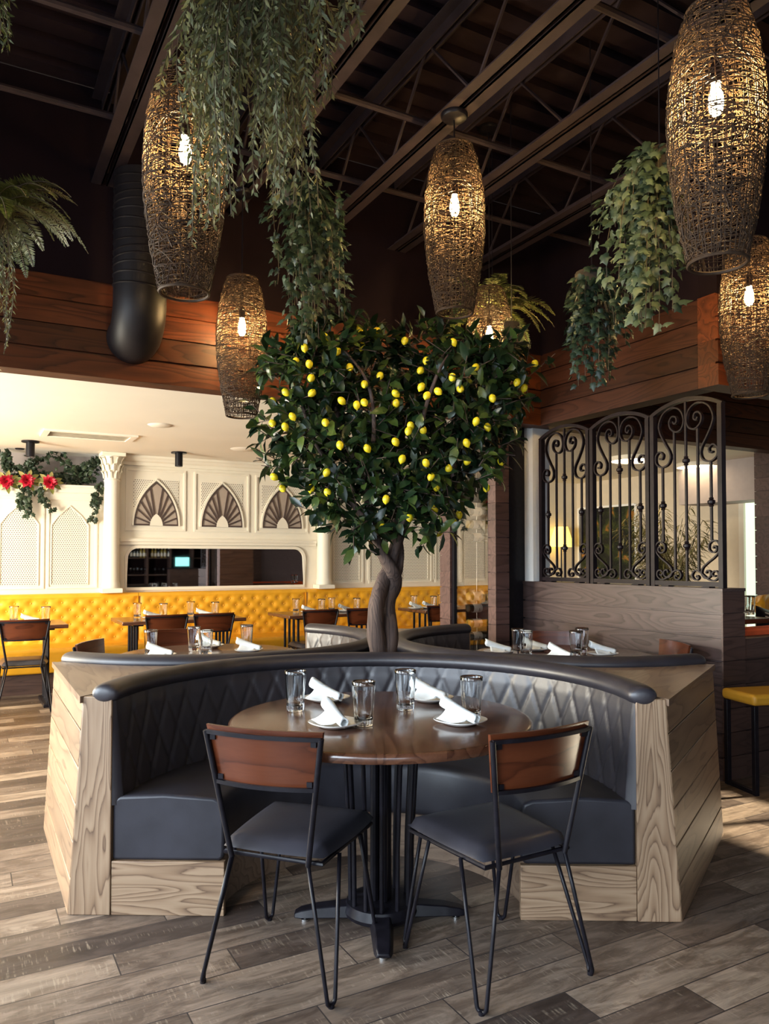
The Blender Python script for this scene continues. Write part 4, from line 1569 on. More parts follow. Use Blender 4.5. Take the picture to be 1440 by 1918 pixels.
ivy('pale green hanging ivy left of the large bright pendant', (1235, 312), 3.3,
    fill([(340, 1180, 1260), (380, 1140, 1275), (430, 1120, 1285), (480, 1122, 1285), (530, 1135, 1270), (570, 1180, 1265), (610, 1195, 1235)], 10), M['leaf_ivy_grey'], 22, .045, .18)
ivy('darker hanging ivy lower down before the right wooden header', (1108, 530), 4.1,
    fill([(560, 1060, 1175), (600, 1065, 1180), (640, 1070, 1175), (680, 1070, 1165), (712, 1075, 1140)], 9), M['leaf_ivy'], 23, .042, .15)

def willow(label, name, cpx, d, ends, seed, mat, leaf=(.05, .011), depth=.2, step=.013, r_b=.12, spread_=1.0):
    r = random.Random(seed)
    c = at_d(*cpx, d)
    t = hung(name, label, 'trailing plants', c, ZD, r_b)
    lf, st = MB(), MB()
    for (px, py) in ends:
        e = at_d(px, py, d + r.uniform(-depth, depth)) - c
        pts = []
        n = 20
        ph = r.uniform(0, 6)
        for i in range(n + 1):
            f = i / n
            out = 1 - (1 - f) ** 3.2
            z = .10 * sin(min(1, f * 2.2) * pi) + e.z * f ** 1.25
            w_ = .02 * sin(6 * f + ph) * f
            pts.append(Vector((e.x * out + w_, e.y * out - w_ * .5, z)))
        st.tube(pts, .0016, 4)
        ln = sum((b - a).length for a, b in zip(pts, pts[1:]))
        m = int(ln / step)
        s = rvec(r)
        for k in range(m):
            f = (k + .5) / m * n
            if f < 2: continue
            i = min(n - 1, int(f))
            p = pts[i].lerp(pts[i + 1], f - i)
            tn = (pts[i + 1] - pts[i]).normalized()
            s = tn.cross(rvec(r)).normalized() if k % 4 == 0 else (s if k % 2 == 0 else -s)
            ld = tn * .8 + s * .62 + rvec(r) * .2
            L = leaf[0] * r.uniform(.6, 1.15) * (1 - .4 * (f / n) ** 3)
            b = ld.normalized().cross(rvec(r)).normalized() * leaf[1] * r.uniform(.7, 1.2) * .5
            ld = ld.normalized() * L
            j = len(lf.v)
            lf.v += [tuple(p), tuple(p + ld * .45 + b), tuple(p + ld), tuple(p + ld * .45 - b)]
            lf.f.append((j, j + 1, j + 2, j + 3))
    obj('stem', st, M['stem'], t)
    obj('foliage', lf, mat, t, sharp=180)
    return t
def spread_ends(rows, per):
    out = []
    for (py, x0, x1, k) in rows:
        for _ in range(int(per * k)):
            out.append((rr.uniform(x0, x1), py + rr.uniform(-28, 28)))
    return out
willow('large cascade of grey green willow strands hanging at top centre', 'hanging_willow', (488, -75), 2.45,
       spread_ends([(120, 305, 640, 1.0), (190, 310, 625, 1.1), (260, 330, 600, 1.2), (320, 350, 600, 1.1), (380, 375, 560, .7), (430, 370, 440, .45), (400, 500, 590, .3), (70, 560, 665, .5)], 24), 31, M['leaf_willow'], (.05, .011), .2)
willow('trailing strands hanging under the fern at the left edge', 'hanging_willow', (-12, 400), 3.3,
       spread_ends([(480, -40, 40, 1), (560, -35, 30, 1), (640, -30, 25, 1), (720, -20, 12, .7)], 9), 32, M['leaf_willow'], (.035, .007), .1, .012, .06)
willow('wispy strands trailing below the small pendant beside the tree', 'hanging_willow', (958, 622), 4.65,
       spread_ends([(680, 935, 985, 1), (750, 940, 990, 1), (815, 940, 985, .8)], 7), 33, M['leaf_willow'], (.04, .007), .06, .014, .05)
willow('dry brownish strands at the top left corner', 'hanging_willow', (-25, -60), 2.6,
       spread_ends([(20, -40, 20, 1), (70, -40, 10, 1)], 6), 34, M['leaf_fern'], (.04, .008), .06, .012, .05)

def fern(label, cpx, d, size, nf, seed, ceil=True):
    r = random.Random(seed)
    c = at_d(*cpx, d)
    t = hung('hanging_fern', label, 'hanging ferns', c, ZD, .07)
    lf, st = MB(), MB()
    for q in range(nf):
        a = 2 * pi * q / nf + r.uniform(-.25, .25)
        el = r.uniform(.1, 1.15)
        L = size * r.uniform(.75, 1.1)
        d0 = Vector((cos(a) * cos(el), sin(a) * cos(el), sin(el)))
        pts = []
        n = 14
        p = Vector((cos(a) * .05, sin(a) * .05, .03))
        v = d0.copy()
        for i in range(n + 1):
            pts.append(p.copy())
            p = p + v * (L / n)
            v = (v + Vector((0, 0, -.135))).normalized()
        st.tube(pts, .0016, 4)
        for i in range(1, n * 3):
            f = i / 3
            k = min(n - 1, int(f))
            p = pts[k].lerp(pts[k + 1], f - k)
            tn = (pts[k + 1] - pts[k]).normalized()
            sd = tn.cross(Vector((0, 0, 1)))
            sd = sd.normalized() if sd.length > .01 else Vector((1, 0, 0))
            wl = size * .17 * min(1, f / 3 + .3) * (1 - (f / n) ** 2.2) + .006
            for s in (-1, 1):
                ld = (sd * s + tn * .45 + rvec(r) * .15).normalized() * wl
                b = tn * size * .013
                j = len(lf.v)
                lf.v += [tuple(p), tuple(p + ld * .5 + b), tuple(p + ld), tuple(p + ld * .5 - b)]
                lf.f.append((j, j + 1, j + 2, j + 3))
    obj('stem', st, M['stem'], t)
    obj('foliage', lf, M['leaf_fern'], t, sharp=180)
    return t
fern('boston fern spreading in from the left edge', (-22, 400), 3.15, .38, 40, 41)
fern('boston fern behind the small pendant right of the lemon tree', (922, 590), 5.1, .46, 26, 42)

# ------------------------------------------------------------------ yellow banquettes along the back wall
YS = YW - .66
def banquette(x0, x1, label):
    t = thing('yellow_banquette', label, 'banquette', (x0, 0, 0), 0, 'buttoned yellow banquettes')
    L = x1 - x0 - .006
    zb0, zb1 = .45, .985
    DX, DZ_ = .155, .078
    rows = 6
    def disp(x, z):
        best = 9.0
        seam = 9.0
        for r in range(-1, rows + 1):
            zz = .50 + r * DZ_
            sh = (DX / 2 if r % 2 else 0) + .06
            k = round((x - sh) / DX)
            dd = sqrt((x - sh - k * DX) ** 2 + (z - zz) ** 2)
            best = min(best, dd)
        return best
    nx, nz = max(8, int(L / .0165)), 34
    def f(i, j):
        x = L * i / (nx - 1)
        k = j / (nz - 1)
        z = zb0 + (zb1 - .04 - zb0) * k
        b = disp(x, z)
        e = min(1, min(i, nx - 1 - i) / 3)
        y = YW - .16 + .05 * k - .022 * e * (1 - math.exp(-(b / .03) ** 1.5)) if z < .93 else YW - .16 + .05 * k - .022 * e
        return (x, y, z)
    mb = MB().grid(nx, nz, f)
    y0_ = YW - .132
    for j, (yy, zz) in enumerate(((YW - .128, zb1 - .012), (YW - .1, zb1), (YW - .004, zb1), (YW - .004, zb0))):
        pass
    n = len(mb.v)
    top = [(YW - .16 + .05 - .022, zb1 - .04), (YW - .122, zb1 - .012), (YW - .1, zb1), (YW - .004, zb1), (YW - .004, zb0), (YW - .15, zb0)]
    for x in (0, L):
        mb.v += [(x, a, b) for a, b in top]
    for c in range(5):
        mb.f.append((n + c, n + 6 + c, n + 6 + c + 1, n + c + 1))
    mb.f += [tuple(n + i for i in range(6)), tuple(n + 11 - i for i in range(6))]
    back = obj('backrest', mb, M['yellow'], t, sharp=60)
    bt = MB()
    for r in range(rows):
        zz = .50 + r * DZ_
        if zz > .93: continue
        sh = (DX / 2 if r % 2 else 0) + .06
        for k in range(0, int(L / DX) + 1):
            x = sh + k * DX
            if .03 < x < L - .03:
                kk = (zz - zb0) / (zb1 - .04 - zb0)
                bt.ball((x, YW - .16 + .05 * kk - .004, zz), .011, 8, 5, (1, .6, 1))
    obj('button', bt, M['yellow'], back, sharp=180)['kind'] = 'stuff'
    pr = [(YS + .012, .205), (YS, .23), (YS, .42), (YS + .03, .452), (YW - .162, .46), (YW - .162, .205)]
    mb = MB()
    for x in (0, L):
        mb.v += [(x, a, b) for a, b in pr]
    for c in range(6):
        mb.f.append((c, 6 + c, 6 + (c + 1) % 6, (c + 1) % 6))
    mb.f += [tuple(range(6)), tuple(11 - i for i in range(6))]
    mb.f = [tuple(reversed(q)) for q in mb.f]
    obj('seat', mb, M['yellow'], t, sharp=50, bevel=.015, bseg=3)
    obj('plinth', MB().box(0, L, YS + .05, YW - .17, 0, .2045), M['brown_x'], t, smooth=False)
s1 = at_y(259, 1110, YW - .1).x
s2 = at_y(572, 1110, YW - .1).x
banquette(-1.2, s1, 'buttoned yellow leather banquette at the left, below the ivy ledge')
banquette(s1, s2, 'buttoned yellow leather banquette in the middle, below the long mirror')
banquette(s2, 6.2, 'buttoned yellow leather banquette at the right, behind the tree trunk')

# tables in front of them
TXS = [-.365, 1.345, 3.05, 4.76]
TW, TY0, TY1 = 1.23, 7.62, 8.28
tl = ['dark rectangular table at the left edge before the yellow banquette', 'dark rectangular table below the fan grilles with two chairs',
      'dark rectangular table left of the tree trunk by the yellow banquette', 'dark rectangular table right of the tree trunk by the yellow banquette']
tb0 = None
for x, lab in zip(TXS, tl):
    if tb0 is None:
        t = tb0 = thing('dining_table', lab, 'table', (x, TY0, 0), 0, 'dark tables along the banquette')
        obj('tabletop', MB().box(0, TW, 0, TY1 - TY0, .725, TZ - .002), M['table'], t, bevel=.005)
        for xx in (.16, TW - .16):
            fr = obj('pedestal', MB().box(xx - .05, xx + .05, .06, TY1 - TY0 - .06, .708, .7245), M['iron'], t, bevel=.003)
            obj('floor_bar', MB().box(xx - .04, xx + .04, .05, TY1 - TY0 - .05, 0, .03), M['iron'], fr, bevel=.003)
            for k in range(4):
                yy = .14 + k * .13
                obj('rod', MB().tube([(xx, yy, .0305), (xx, yy, .7075)], .014, 10), M['iron'], fr)
    else:
        dup(tb0, (x, TY0, 0), 0, lab)
GC = 'chairs along the banquette tables'
for px, lab in ((50, 'hairpin chair at the left edge table before the banquette'), (311, 'hairpin chair left of its pair at the table below the fan grilles'),
                (403, 'hairpin chair right of its pair at the table below the fan grilles'), (603, 'hairpin chair left of the tree trunk, farther from the trunk'),
                (684, 'hairpin chair whose back touches the left side of the tree trunk'), (830, 'hairpin chair beside the far wine case column')):
    b = at_y(px, 1150, 7.40)
    dup(chair, (b.x, 7.66, 0), rnd.uniform(-.06, .06), lab, GC)
def btp(px, y):
    k = at_y(px, 1145, y)
    return Vector((k.x, y, TZ - .0012))
names = ['left edge banquette table', 'banquette table below the fan grilles', 'banquette table left of the trunk', 'banquette table right of the trunk']
for ti, pxs in enumerate(((26, 86), (257, 306, 357, 403), (554, 602, 621, 668), (775, 812, 826))):
    pos = ['first', 'second', 'third', 'fourth']
    for j, px in enumerate(pxs):
        y = 8.05 if j % 2 == 0 else 7.85
        dup(tum, btp(px, y), rnd.uniform(0, 2), 'clear tumbler, %s from the left on the %s' % (pos[j], names[ti]), 'tumblers on the banquette tables')
for ti, px, ra in ((0, 57, .1), (1, 284, .2), (1, 382, -.2), (2, 578, .1), (2, 645, .3), (3, 778, 0.1), (3, 802, .2)):
    p = btp(px, 7.94)
    q = {57: 'between the two tumblers', 284: 'left side', 382: 'right side', 578: 'left side', 645: 'right side', 778: 'left side', 802: 'right side'}[px]
    dup(pl, p, rnd.uniform(0, 1), 'white side plate, %s, on the %s' % (q, names[ti]), 'plates on the banquette tables')
    dup(nap, p + Vector((0, 0, .008)), ra, 'white rolled napkin, %s, on the %s' % (q, names[ti]), 'napkins on the banquette tables')

# ------------------------------------------------------------------ ivy and red flowers on the ledge
r5 = random.Random(51)
lf, st = MB(), MB()
org = Vector((.3, YW - .02, ZL + .026))
t = thing('ivy_garland', 'dark ivy garland heaped along the white ledge at the far left', 'garland', org)
def ledge(px, py, y=YW + .1):
    return at_y(px, py, y) - org
runs = []
# arching vine over the heap, then the low mass, then the tails over the front
runs.append([ledge(*q) for q in ((8, 845), (18, 870), (40, 885), (60, 880), (75, 858), (100, 850), (125, 860), (140, 885), (150, 900), (165, 880), (180, 862), (196, 855))])
runs.append([ledge(*q) for q in ((12, 850), (14, 880), (30, 900), (60, 898), (100, 895), (140, 898), (185, 890))])
runs.append([ledge(*q) for q in ((55, 860), (60, 885), (85, 892), (120, 884), (150, 880), (175, 872), (190, 860))])
for dens, run in zip((190, 240, 200), runs):
    st.tube(run, .003, 4)
    for k in range(dens):
        f = r5.uniform(0, len(run) - 1.001)
        i = int(f)
        p = run[i].lerp(run[i + 1], f - i) + Vector((r5.uniform(-.05, .05), r5.uniform(-.06, .05), r5.uniform(-.05, .05)))
        p.z = max(p.z, .03)
        ivy_leaf(lf, p, rvec(r5) + Vector((0, -.3, -.5)), Vector((0, -1, .3)) + rvec(r5) * .6, .055 * r5.uniform(.7, 1.2))
for tail in (((45, 905), (38, 925), (40, 945), (55, 965)), ((70, 905), (75, 925), (90, 940), (98, 955)), ((48, 910), (50, 930), (48, 950)), ((186, 905), (185, 930), (175, 945), (172, 975)), ((190, 900), (180, 925), (178, 950))):
    run = [ledge(*q, y=YW - .08) for q in tail]
    st.tube(run, .002, 4)
    for k in range(34):
        f = r5.uniform(0, len(run) - 1.001)
        i = int(f)
        p = run[i].lerp(run[i + 1], f - i) + Vector((r5.uniform(-.045, .045), r5.uniform(-.02, .02), 0))
        ivy_leaf(lf, p, rvec(r5) * .6 + Vector((0, -.2, -.8)), Vector((0, -1, .3)) + rvec(r5) * .5, .05 * r5.uniform(.7, 1.2))
obj('stem', st, M['stem'], t)
obj('foliage', lf, M['leaf_ivy'], t, sharp=180)
M['flower_leaf'] = foliage('yellow_green_leaf', [(.12, .16, .03), (.3, .3, .08), (.45, .38, .14)])
for i, (px, py, lab) in enumerate(((12, 902, 'red flower on the ivy ledge, nearest the left edge'), (51, 900, 'red flower on the ivy ledge, middle one of three'), (93, 904, 'red flower on the ivy ledge, rightmost of three'))):
    c = at_y(px, py, YW - .09)
    t = thing('red_flower', lab, 'flower', c, 0, 'red flowers on the ivy ledge')
    mb = MB()
    for q in range(26):
        a = q * 2.4
        el = .1 + q / 26 * 1.2
        d = Vector((cos(a) * cos(el), -sin(el), sin(a) * cos(el)))
        leafcard(mb, Vector((0, 0, 0)) + d * .01, d, Vector((0, -1, 0)) + rvec(r5) * .3, r5.uniform(.06, .085), .05, .2)
    obj('bloom', mb, M['red_petal'], t, sharp=180)
    mb = MB()
    for q in range(9):
        a = q * .7 + r5.uniform(-.2, .2)
        d = Vector((cos(a), .1, sin(a) * .6))
        leafcard(mb, d * .03, d, Vector((0, -1, .2)), .12, .05, .2)
    obj('leaves', mb, M['flower_leaf'], t, sharp=180)
    obj('stalk', MB().tube([(0, .01, 0), (0, .06, ZL + .03 - c.z + .0), (0, .10, ZL + .03 - c.z)], .004, 6), M['stem'], t)

# ------------------------------------------------------------------ wrought iron screen on the half wall
XS = XR + .06
ya, yb = at_x(1360, 1000, XS).y, at_x(1013, 1000, XS).y
PWID = (yb - ya) / 3
def spiral(cx_, cz_, r0_, r1_, a0, turns, n=26):
    """from the inner end (r1) outwards (r0) so that it leaves at angle a0"""
    return [(cx_ + (r1_ + (r0_ - r1_) * k / n) * cos(a0 - turns * 2 * pi * (1 - k / n)), cz_ + (r1_ + (r0_ - r1_) * k / n) * sin(a0 - turns * 2 * pi * (1 - k / n))) for k in range(n + 1)]
def smooth_join(pts, per=8):
    out = []
    n = len(pts)
    for i in range(n - 1):
        a, b, c, d = (Vector(pts[max(i - 1, 0)]), Vector(pts[i]), Vector(pts[i + 1]), Vector(pts[min(i + 2, n - 1)]))
        for k in range(per):
            f = k / per
            out.append(.5 * ((2 * b) + (c - a) * f + (2 * a - 5 * b + 4 * c - d) * f * f + (3 * b - a - 3 * c + d) * f ** 3))
    out.append(Vector(pts[-1]))
    return out
def iron_panel(label, loc):
    """local: x along the wall, z up, looking at it along +y"""
    t = thing('iron_screen_panel', label, 'iron screen', loc, -pi / 2, 'scrolled iron screen panels on the half wall')
    W, HC, HA = PWID - .012, 1.16, 1.235
    def ib(path, w=.02, h=.008, name='scroll', par=t):
        return obj(name, MB().bar([(p[0], 0, p[1]) for p in path], h, w, up=(0, 1, 0)), M['scroll_iron'], par, sharp=50)
    # frame: two posts, bottom rail, arched head
    fr = MB().box(0, .032, -.02, .02, 0, HC).box(W - .032, W, -.02, .02, 0, HC).box(.0325, W - .0325, -.018, .018, .008, .038)
    n = 20
    R = ((W / 2) ** 2 + (HA - HC) ** 2) / (2 * (HA - HC))
    th = math.asin(W / 2 / R)
    arch = [(W / 2 + R * sin(-th + 2 * th * k / n), HA - R + R * cos(-th + 2 * th * k / n)) for k in range(n + 1)]
    fr.bar([(x, 0, z + .0) for x, z in arch], .024, .036, up=(0, 1, 0))
    obj('frame', fr, M['scroll_iron'], t, sharp=40)
    def knot(x, z, par):
        mb = MB().lathe([(.009, z - .03), (.016, z - .026), (.012, z - .018), (.024, z - .008), (.024, z + .008), (.012, z + .018), (.016, z + .026), (.009, z + .03)], 12, Matrix.Translation((x, 0, 0)))
        obj('collar', mb, M['scroll_iron'], par)
    bars = [(.5, .0385, HA - .015, (.27, .83)), (.337, .10, 1.035, ()), (.663, .10, 1.035, ()), (.164, .30, .81, (.545,)), (.836, .30, .81, (.545,))]
    for u, z0, z1, ks in bars:
        x = u * W
        b = obj('bar', MB().box(x - .007, x + .007, -.007, .007, z0, z1), M['scroll_iron'], t, smooth=False)
        for z in ks: knot(x, z, b)
    for s in (0, 1):
        fx = (lambda u: u * W) if s == 0 else (lambda u: W - u * W)
        sg = 1 if s == 0 else -1
        TOP = [(.098, 1.104), (.086, 1.086), (.068, 1.100), (.075, 1.130), (.105, 1.136), (.128, 1.105), (.118, 1.060), (.075, 1.030), (.030, 1.045), (.011, 1.100), (.035, 1.165), (.100, 1.197), (.175, 1.170), (.214, 1.10), (.205, 1.04), (.165, .965), (.128, .905), (.120, .86), (.142, .820), (.195, .806), (.240, .835), (.243, .885), (.212, .912), (.182, .890), (.190, .862), (.212, .866)]
        LOW = [(.205, .250), (.212, .265), (.228, .260), (.228, .236), (.200, .225), (.175, .245), (.180, .284), (.220, .300), (.250, .275), (.248, .235), (.215, .195), (.165, .160), (.125, .125), (.118, .087), (.145, .060), (.180, .072), (.182, .102), (.160, .110), (.150, .092)]
        FOOT = [(.075, .066), (.085, .076), (.095, .062), (.080, .048), (.055, .054), (.043, .080), (.065, .108), (.100, .102), (.135, .076), (.170, .052), (.210, .046), (.240, .068), (.238, .098), (.214, .108), (.195, .090), (.205, .074), (.220, .078)]
        for ctl, w_, h_ in ((TOP, .024, .010), (LOW, .022, .009), (FOOT, .022, .009)):
            pts = smooth_join(ctl, 6)
            ib([(W / 2 - sg * p.x, p.y) for p in pts], w_, h_)
    for s in (.22, .78):
        obj('foot_plate', MB().box(s * W - .03, s * W + .03, -.028, .028, .0005, .0075), M['scroll_iron'], t, smooth=False)
    return t
# local x runs towards -y, so a panel starts at its far edge
ip = iron_panel('scrolled iron screen panel on the half wall, farthest, next to the white pier', (XS, yb, ZHW))
dup(ip, (XS, yb - PWID, ZHW), -pi / 2, 'scrolled iron screen panel on the half wall, middle of the three')
dup(ip, (XS, yb - 2 * PWID, ZHW), -pi / 2, 'scrolled iron screen panel on the half wall, nearest, at the wall corner')

# ------------------------------------------------------------------ glazed wine case between the two columns
y0c, y1c = 5.032, lp.y - .002
t = thing('wine_case', 'tall glazed wine case between the two boarded columns', 'wine case', (XWC, 0, 0))
obj('frame', MB().box(.02, .06, y0c, y0c + .03, 0, ZC - .001).box(.02, .06, y1c - .03, y1c, 0, ZC - .001).box(.02, .06, y0c + .03, y1c - .03, 0, .12), M['iron'], t, smooth=False)
obj('glass_pane', MB().box(.036, .042, y0c + .03, y1c - .03, .12, ZC - .001), M['pane'], t, smooth=False)
obj('back_panel', MB().box(.50, .52, y0c, y1c, 0, ZC - .001), plain('case_back', (.16, .115, .105), .6), t, smooth=False)
obj('side_panel', MB().box(.14, .4995, y0c, y0c + .015, 0, ZC - .001), M['iron'], t, smooth=False)
obj('side_panel', MB().box(.0605, .4995, y1c - .015, y1c, 0, ZC - .001), M['iron'], t, smooth=False)
cabx = XWC + .21
cp = at_x(893, 1100, cabx)
obj('cable', MB().tube([(cabx - XWC, cp.y, .0005), (cabx - XWC, cp.y, ZC - .002)], .004, 6), M['chrome'], t)
def make_bottle(label, loc, group, glass, cap, lying=True):
    t = thing('wine_bottle', label, 'bottle', loc, 0, group)
    m = Matrix.Rotation(pi / 2, 4, 'Y') if lying else Matrix.Identity(4)
    obj('glass', MB().lathe([(.001, .0), (.034, .0), (.037, .006), (.037, .185), (.034, .205), (.017, .235), (.0145, .25), (.0145, .262)], 20, m), glass, t, sharp=60)
    obj('label', MB().lathe([(.0375, .04), (.0377, .041), (.0377, .129), (.0375, .13)], 20, m), M['label'], t)
    obj('capsule', MB().lathe([(.0152, .2622), (.0155, .30), (.001, .301)], 14, m), cap, t)
    return t
bt = {}
WB = [(905, 'd'), (934, 'r'), (959, 'd'), (983, 'w'), (1007, 'd'), (1116, 'w'), (1138, 'd'), (1166, 'w'), (1190, 'd')]
wl = ['ninth, topmost', 'second from the top, red capsule', 'third from the top', 'fourth from the top', 'fifth from the top, just above the gap', 'first below the gap', 'second below the gap', 'third below the gap, pale wine', 'lowest of all']
wl[0] = 'topmost of all'
wl[4] = 'just above the gap'
for (py, kind), w_ in zip(WB, wl):
    p = at_x(893, py, cabx)
    loc = (cabx - .125, cp.y - .042, p.z)
    lab = 'wine bottle lying on the cable in the glazed case, ' + w_
    make_bottle(lab, loc, 'wine bottles in the glazed case', M['gold_wine'] if kind == 'w' else M['bottle'], M['capsule_red'] if kind == 'r' else M['iron'])
for zc_ in [at_x(893, py, cabx).z for py, k in WB]:
    obj('cradle', MB().tube([(cabx - XWC - .03, cp.y - .042 + .039 * cos(a), zc_ + .039 * sin(a)) for a in [pi + pi * q / 10 for q in range(11)]], .003, 5).tube([(cabx - XWC - .03, cp.y - .003, zc_), (cabx - XWC, cp.y, zc_)], .003, 5), M['chrome'], t)

# ------------------------------------------------------------------ the room seen through the screen
# moss picture
q0, q1 = at_x(1190, 944, XW - .02), at_x(1086, 950, XW - .02)
def moss():
    t = NT('moss_and_lichen')
    co = t.coord()
    f = t.noise(co, 4.5, 2.5, .6, .6)
    c = t.ramp(f, [(.42, (.010, .011, .006)), (.52, (.022, .030, .008)), (.58, (.05, .06, .012)), (.63, (.25, .11, .02)), (.74, (.42, .20, .03))])
    t.base(c)
    t.p(Roughness=.95)
    t.bump(t.noise(co, 40, 3), .8, .03)
    return t.m
t = thing('moss_picture', 'dark moss and amber lichen picture on the far room wall', 'wall art', (XW - .001, (q0.y + q1.y) / 2, 1.05))
hh = q0.z - 1.05
wy = abs(q1.y - q0.y) / 2
r6 = random.Random(61)
def mg(i, j):
    a, b = i / 40 * 2 - 1, j / 44
    e = 0 if i in (0, 40) or j in (0, 44) else 1
    return (-.02 - e * .05 * abs(mnoise.noise(Vector((a * 4, b * 6, 3)))) , -a * wy * .96, .02 + b * (hh - .04))
obj('moss', MB().grid(41, 45, mg), moss(), t, sharp=180)
obj('frame', MB().box(-.045, -.0005, -wy - .03, -wy, 0, hh).box(-.045, -.0005, wy, wy + .03, 0, hh).box(-.045, -.0005, -wy, wy, hh - .02, hh + .01).box(-.045, -.0005, -wy, wy, -.02, 0.0), M['pier'], t, smooth=False)
obj('backing', MB().box(-.012, -.0006, -wy, wy, 0, hh - .02), M['basket'], t, smooth=False)
# bamboo plant
p = at_d(1245, 1100, 8.6)
p.z = 0
t = thing('bamboo_plant', 'tall bushy bamboo plant in front of the far room wall', 'potted plant', p)
obj('pot', MB().lathe([(.001, 0), (.15, 0), (.19, .38), (.19, .40), (.17, .40), (.165, .36), (.001, .36)], 28), M['iron'], t)
lf, st = MB(), MB()
for q in range(30):
    a = r6.uniform(0, 2 * pi)
    s = r6.uniform(.1, .55)
    hgt = r6.uniform(1.45, 2.05)
    pts = [Vector((.05 * cos(a), .05 * sin(a), .33))]
    for k in range(1, 7):
        f = k / 6
        pts.append(Vector((cos(a) * s * f ** 1.8, sin(a) * s * f ** 1.8, .33 + (hgt - .33) * f)))
    st.tube(pts, .003, 5)
    for k in range(80):
        f = r6.uniform(.35, 1) * 6 * .999
        i = int(f)
        b = pts[i].lerp(pts[i + 1], f - i)
        v = rvec(r6)
        leafcard(lf, b + v * .03, Vector((v.x, v.y, v.z * .4 - .35)) + Vector((cos(a), sin(a), 0)) * .4, Vector((0, 0, 1)) + rvec(r6) * .3, r6.uniform(.11, .19), .018, .2)
obj('stem', st, M['stem'], t)
obj('foliage', lf, foliage('bamboo_leaf', [(.13, .12, .035), (.22, .19, .06), (.34, .28, .11)]), t, sharp=180)
# floor lamp with a glowing shade in the far corner
p = at_d(1051, 1005, 11.7)
t = thing('floor_lamp', 'floor lamp with a glowing yellow shade in the far room corner', 'lamp', (p.x, p.y, 0))
obj('base', MB().lathe([(.001, 0), (.14, 0), (.14, .02), (.02, .03), (.001, .03)], 24), M['iron'], t)
obj('pole', MB().tube([(0, 0, .03), (0, 0, p.z - .05)], .012, 10), M['iron'], t)
obj('lamp_shade', MB().lathe([(.20, p.z - .16), (.195, p.z - .155), (.10, p.z + .15), (.095, p.z + .15), (.001, p.z + .13)], 28), glow('lit_shade', (1, .62, .10), 2.2), t)

# orange bench, armchair and table behind the low wall
t = thing('orange_bench', 'orange upholstered bench top behind the low dark wall at the right edge', 'bench', (XR + THW + .02, YC + .135, 0))
obj('back', MB().box(0, 1.9, 0, .11, .2, .905), M['orange_cloth'], t, bevel=.02, bseg=3)
obj('seat', MB().box(0, 1.9, .112, .5, .2, .45), M['orange_cloth'], t, bevel=.03, bseg=3)
obj('plinth', MB().box(.02, 1.88, .02, .48, 0, .199), M['iron'], t, smooth=False)
t = thing('bay_table', 'dark small table behind the orange bench, mostly hidden', 'table', (4.70, 4.0, 0))
obj('tabletop', MB().box(-.30, .9, -.18, .45, .86, .90), M['table'], t, bevel=.004)
obj('pedestal', MB().lathe([(.001, 0), (.22, 0), (.22, .02), (.05, .03), (.04, .06), (.04, .8595), (.001, .8595)], 24, Matrix.Translation((.3, .13, 0))), M['iron'], t)
for px, w_ in ((1396, 'left'), (1405, 'right')):
    q = at_y(px, 1172, 4.12)
    dup(tum, (q.x, 4.12, .9006), .3, 'clear tumbler above the orange bench, %s one of two' % w_, 'tumblers above the orange bench')
q = at_y(1428, 1150, 4.75)
t = thing('yellow_armchair', 'buttoned mustard yellow armchair back above the orange bench at the right edge', 'armchair', (q.x + .25, 4.72, 0))
mb = MB()
def ac(i, j):
    a, k = i / 24 * 2 - 1, j / 16
    z = .42 + k * .60 * (1 - .12 * abs(a) ** 4)
    b = 9
    for r_ in range(4):
        for c_ in range(-3, 4):
            b = min(b, sqrt((a * .36 - (c_ + .5 * (r_ % 2)) * .12) ** 2 + (z - .52 - r_ * .12) ** 2))
    return (a * .36, .0 + .16 * (1 - abs(a)) ** .0 * 0 - .03 * (1 - math.exp(-(b / .03) ** 2)) - .12 * a * a + .08 * k, z)
mb.grid(25, 17, ac)
o = obj('backrest', mb, M['yellow'], t, sharp=180)
sm = o.modifiers.new('thick', 'SOLIDIFY'); sm.thickness = .09; sm.offset = -1
obj('seat', MB().box(-.33, .33, -.52, -.16, .22, .44), M['yellow'], t, bevel=.04, bseg=3)
for sx in (-.28, .28):
    for sy in (-.46, -.06):
        obj('leg', MB().tube([(sx, sy, 0), (sx, sy, .2195)], .016, 8), M['iron'], t)
q2 = at_y(1432, 1166, 4.42)
t2 = thing('dark_pillow', 'dark throw pillow with pale stripes leaning in the mustard armchair', 'pillow', (q2.x + .13, 4.46, .70))
mb = MB()
def pil(i, j, s=1):
    a, b = i / 12 * 2 - 1, j / 12 * 2 - 1
    return (a * .2, s * .06 * (1 - a ** 4) * (1 - b ** 4), b * .2)
mb.grid(13, 13, lambda i, j: pil(i, j, -1))
mb.grid(13, 13, lambda i, j: pil(12 - i, j, 1))
o = obj('cushion', mb, M['iron'], t2, sharp=180)
o.rotation_euler = (-.2, .25, 0)
mb = MB()
for k in range(3):
    mb.box(-.15, .1, -.064, -.058, .06 + k * .035, .068 + k * .035)
o = obj('stripe', mb, M['label'], t2, smooth=False)
o.rotation_euler = (-.2, .25, 0)

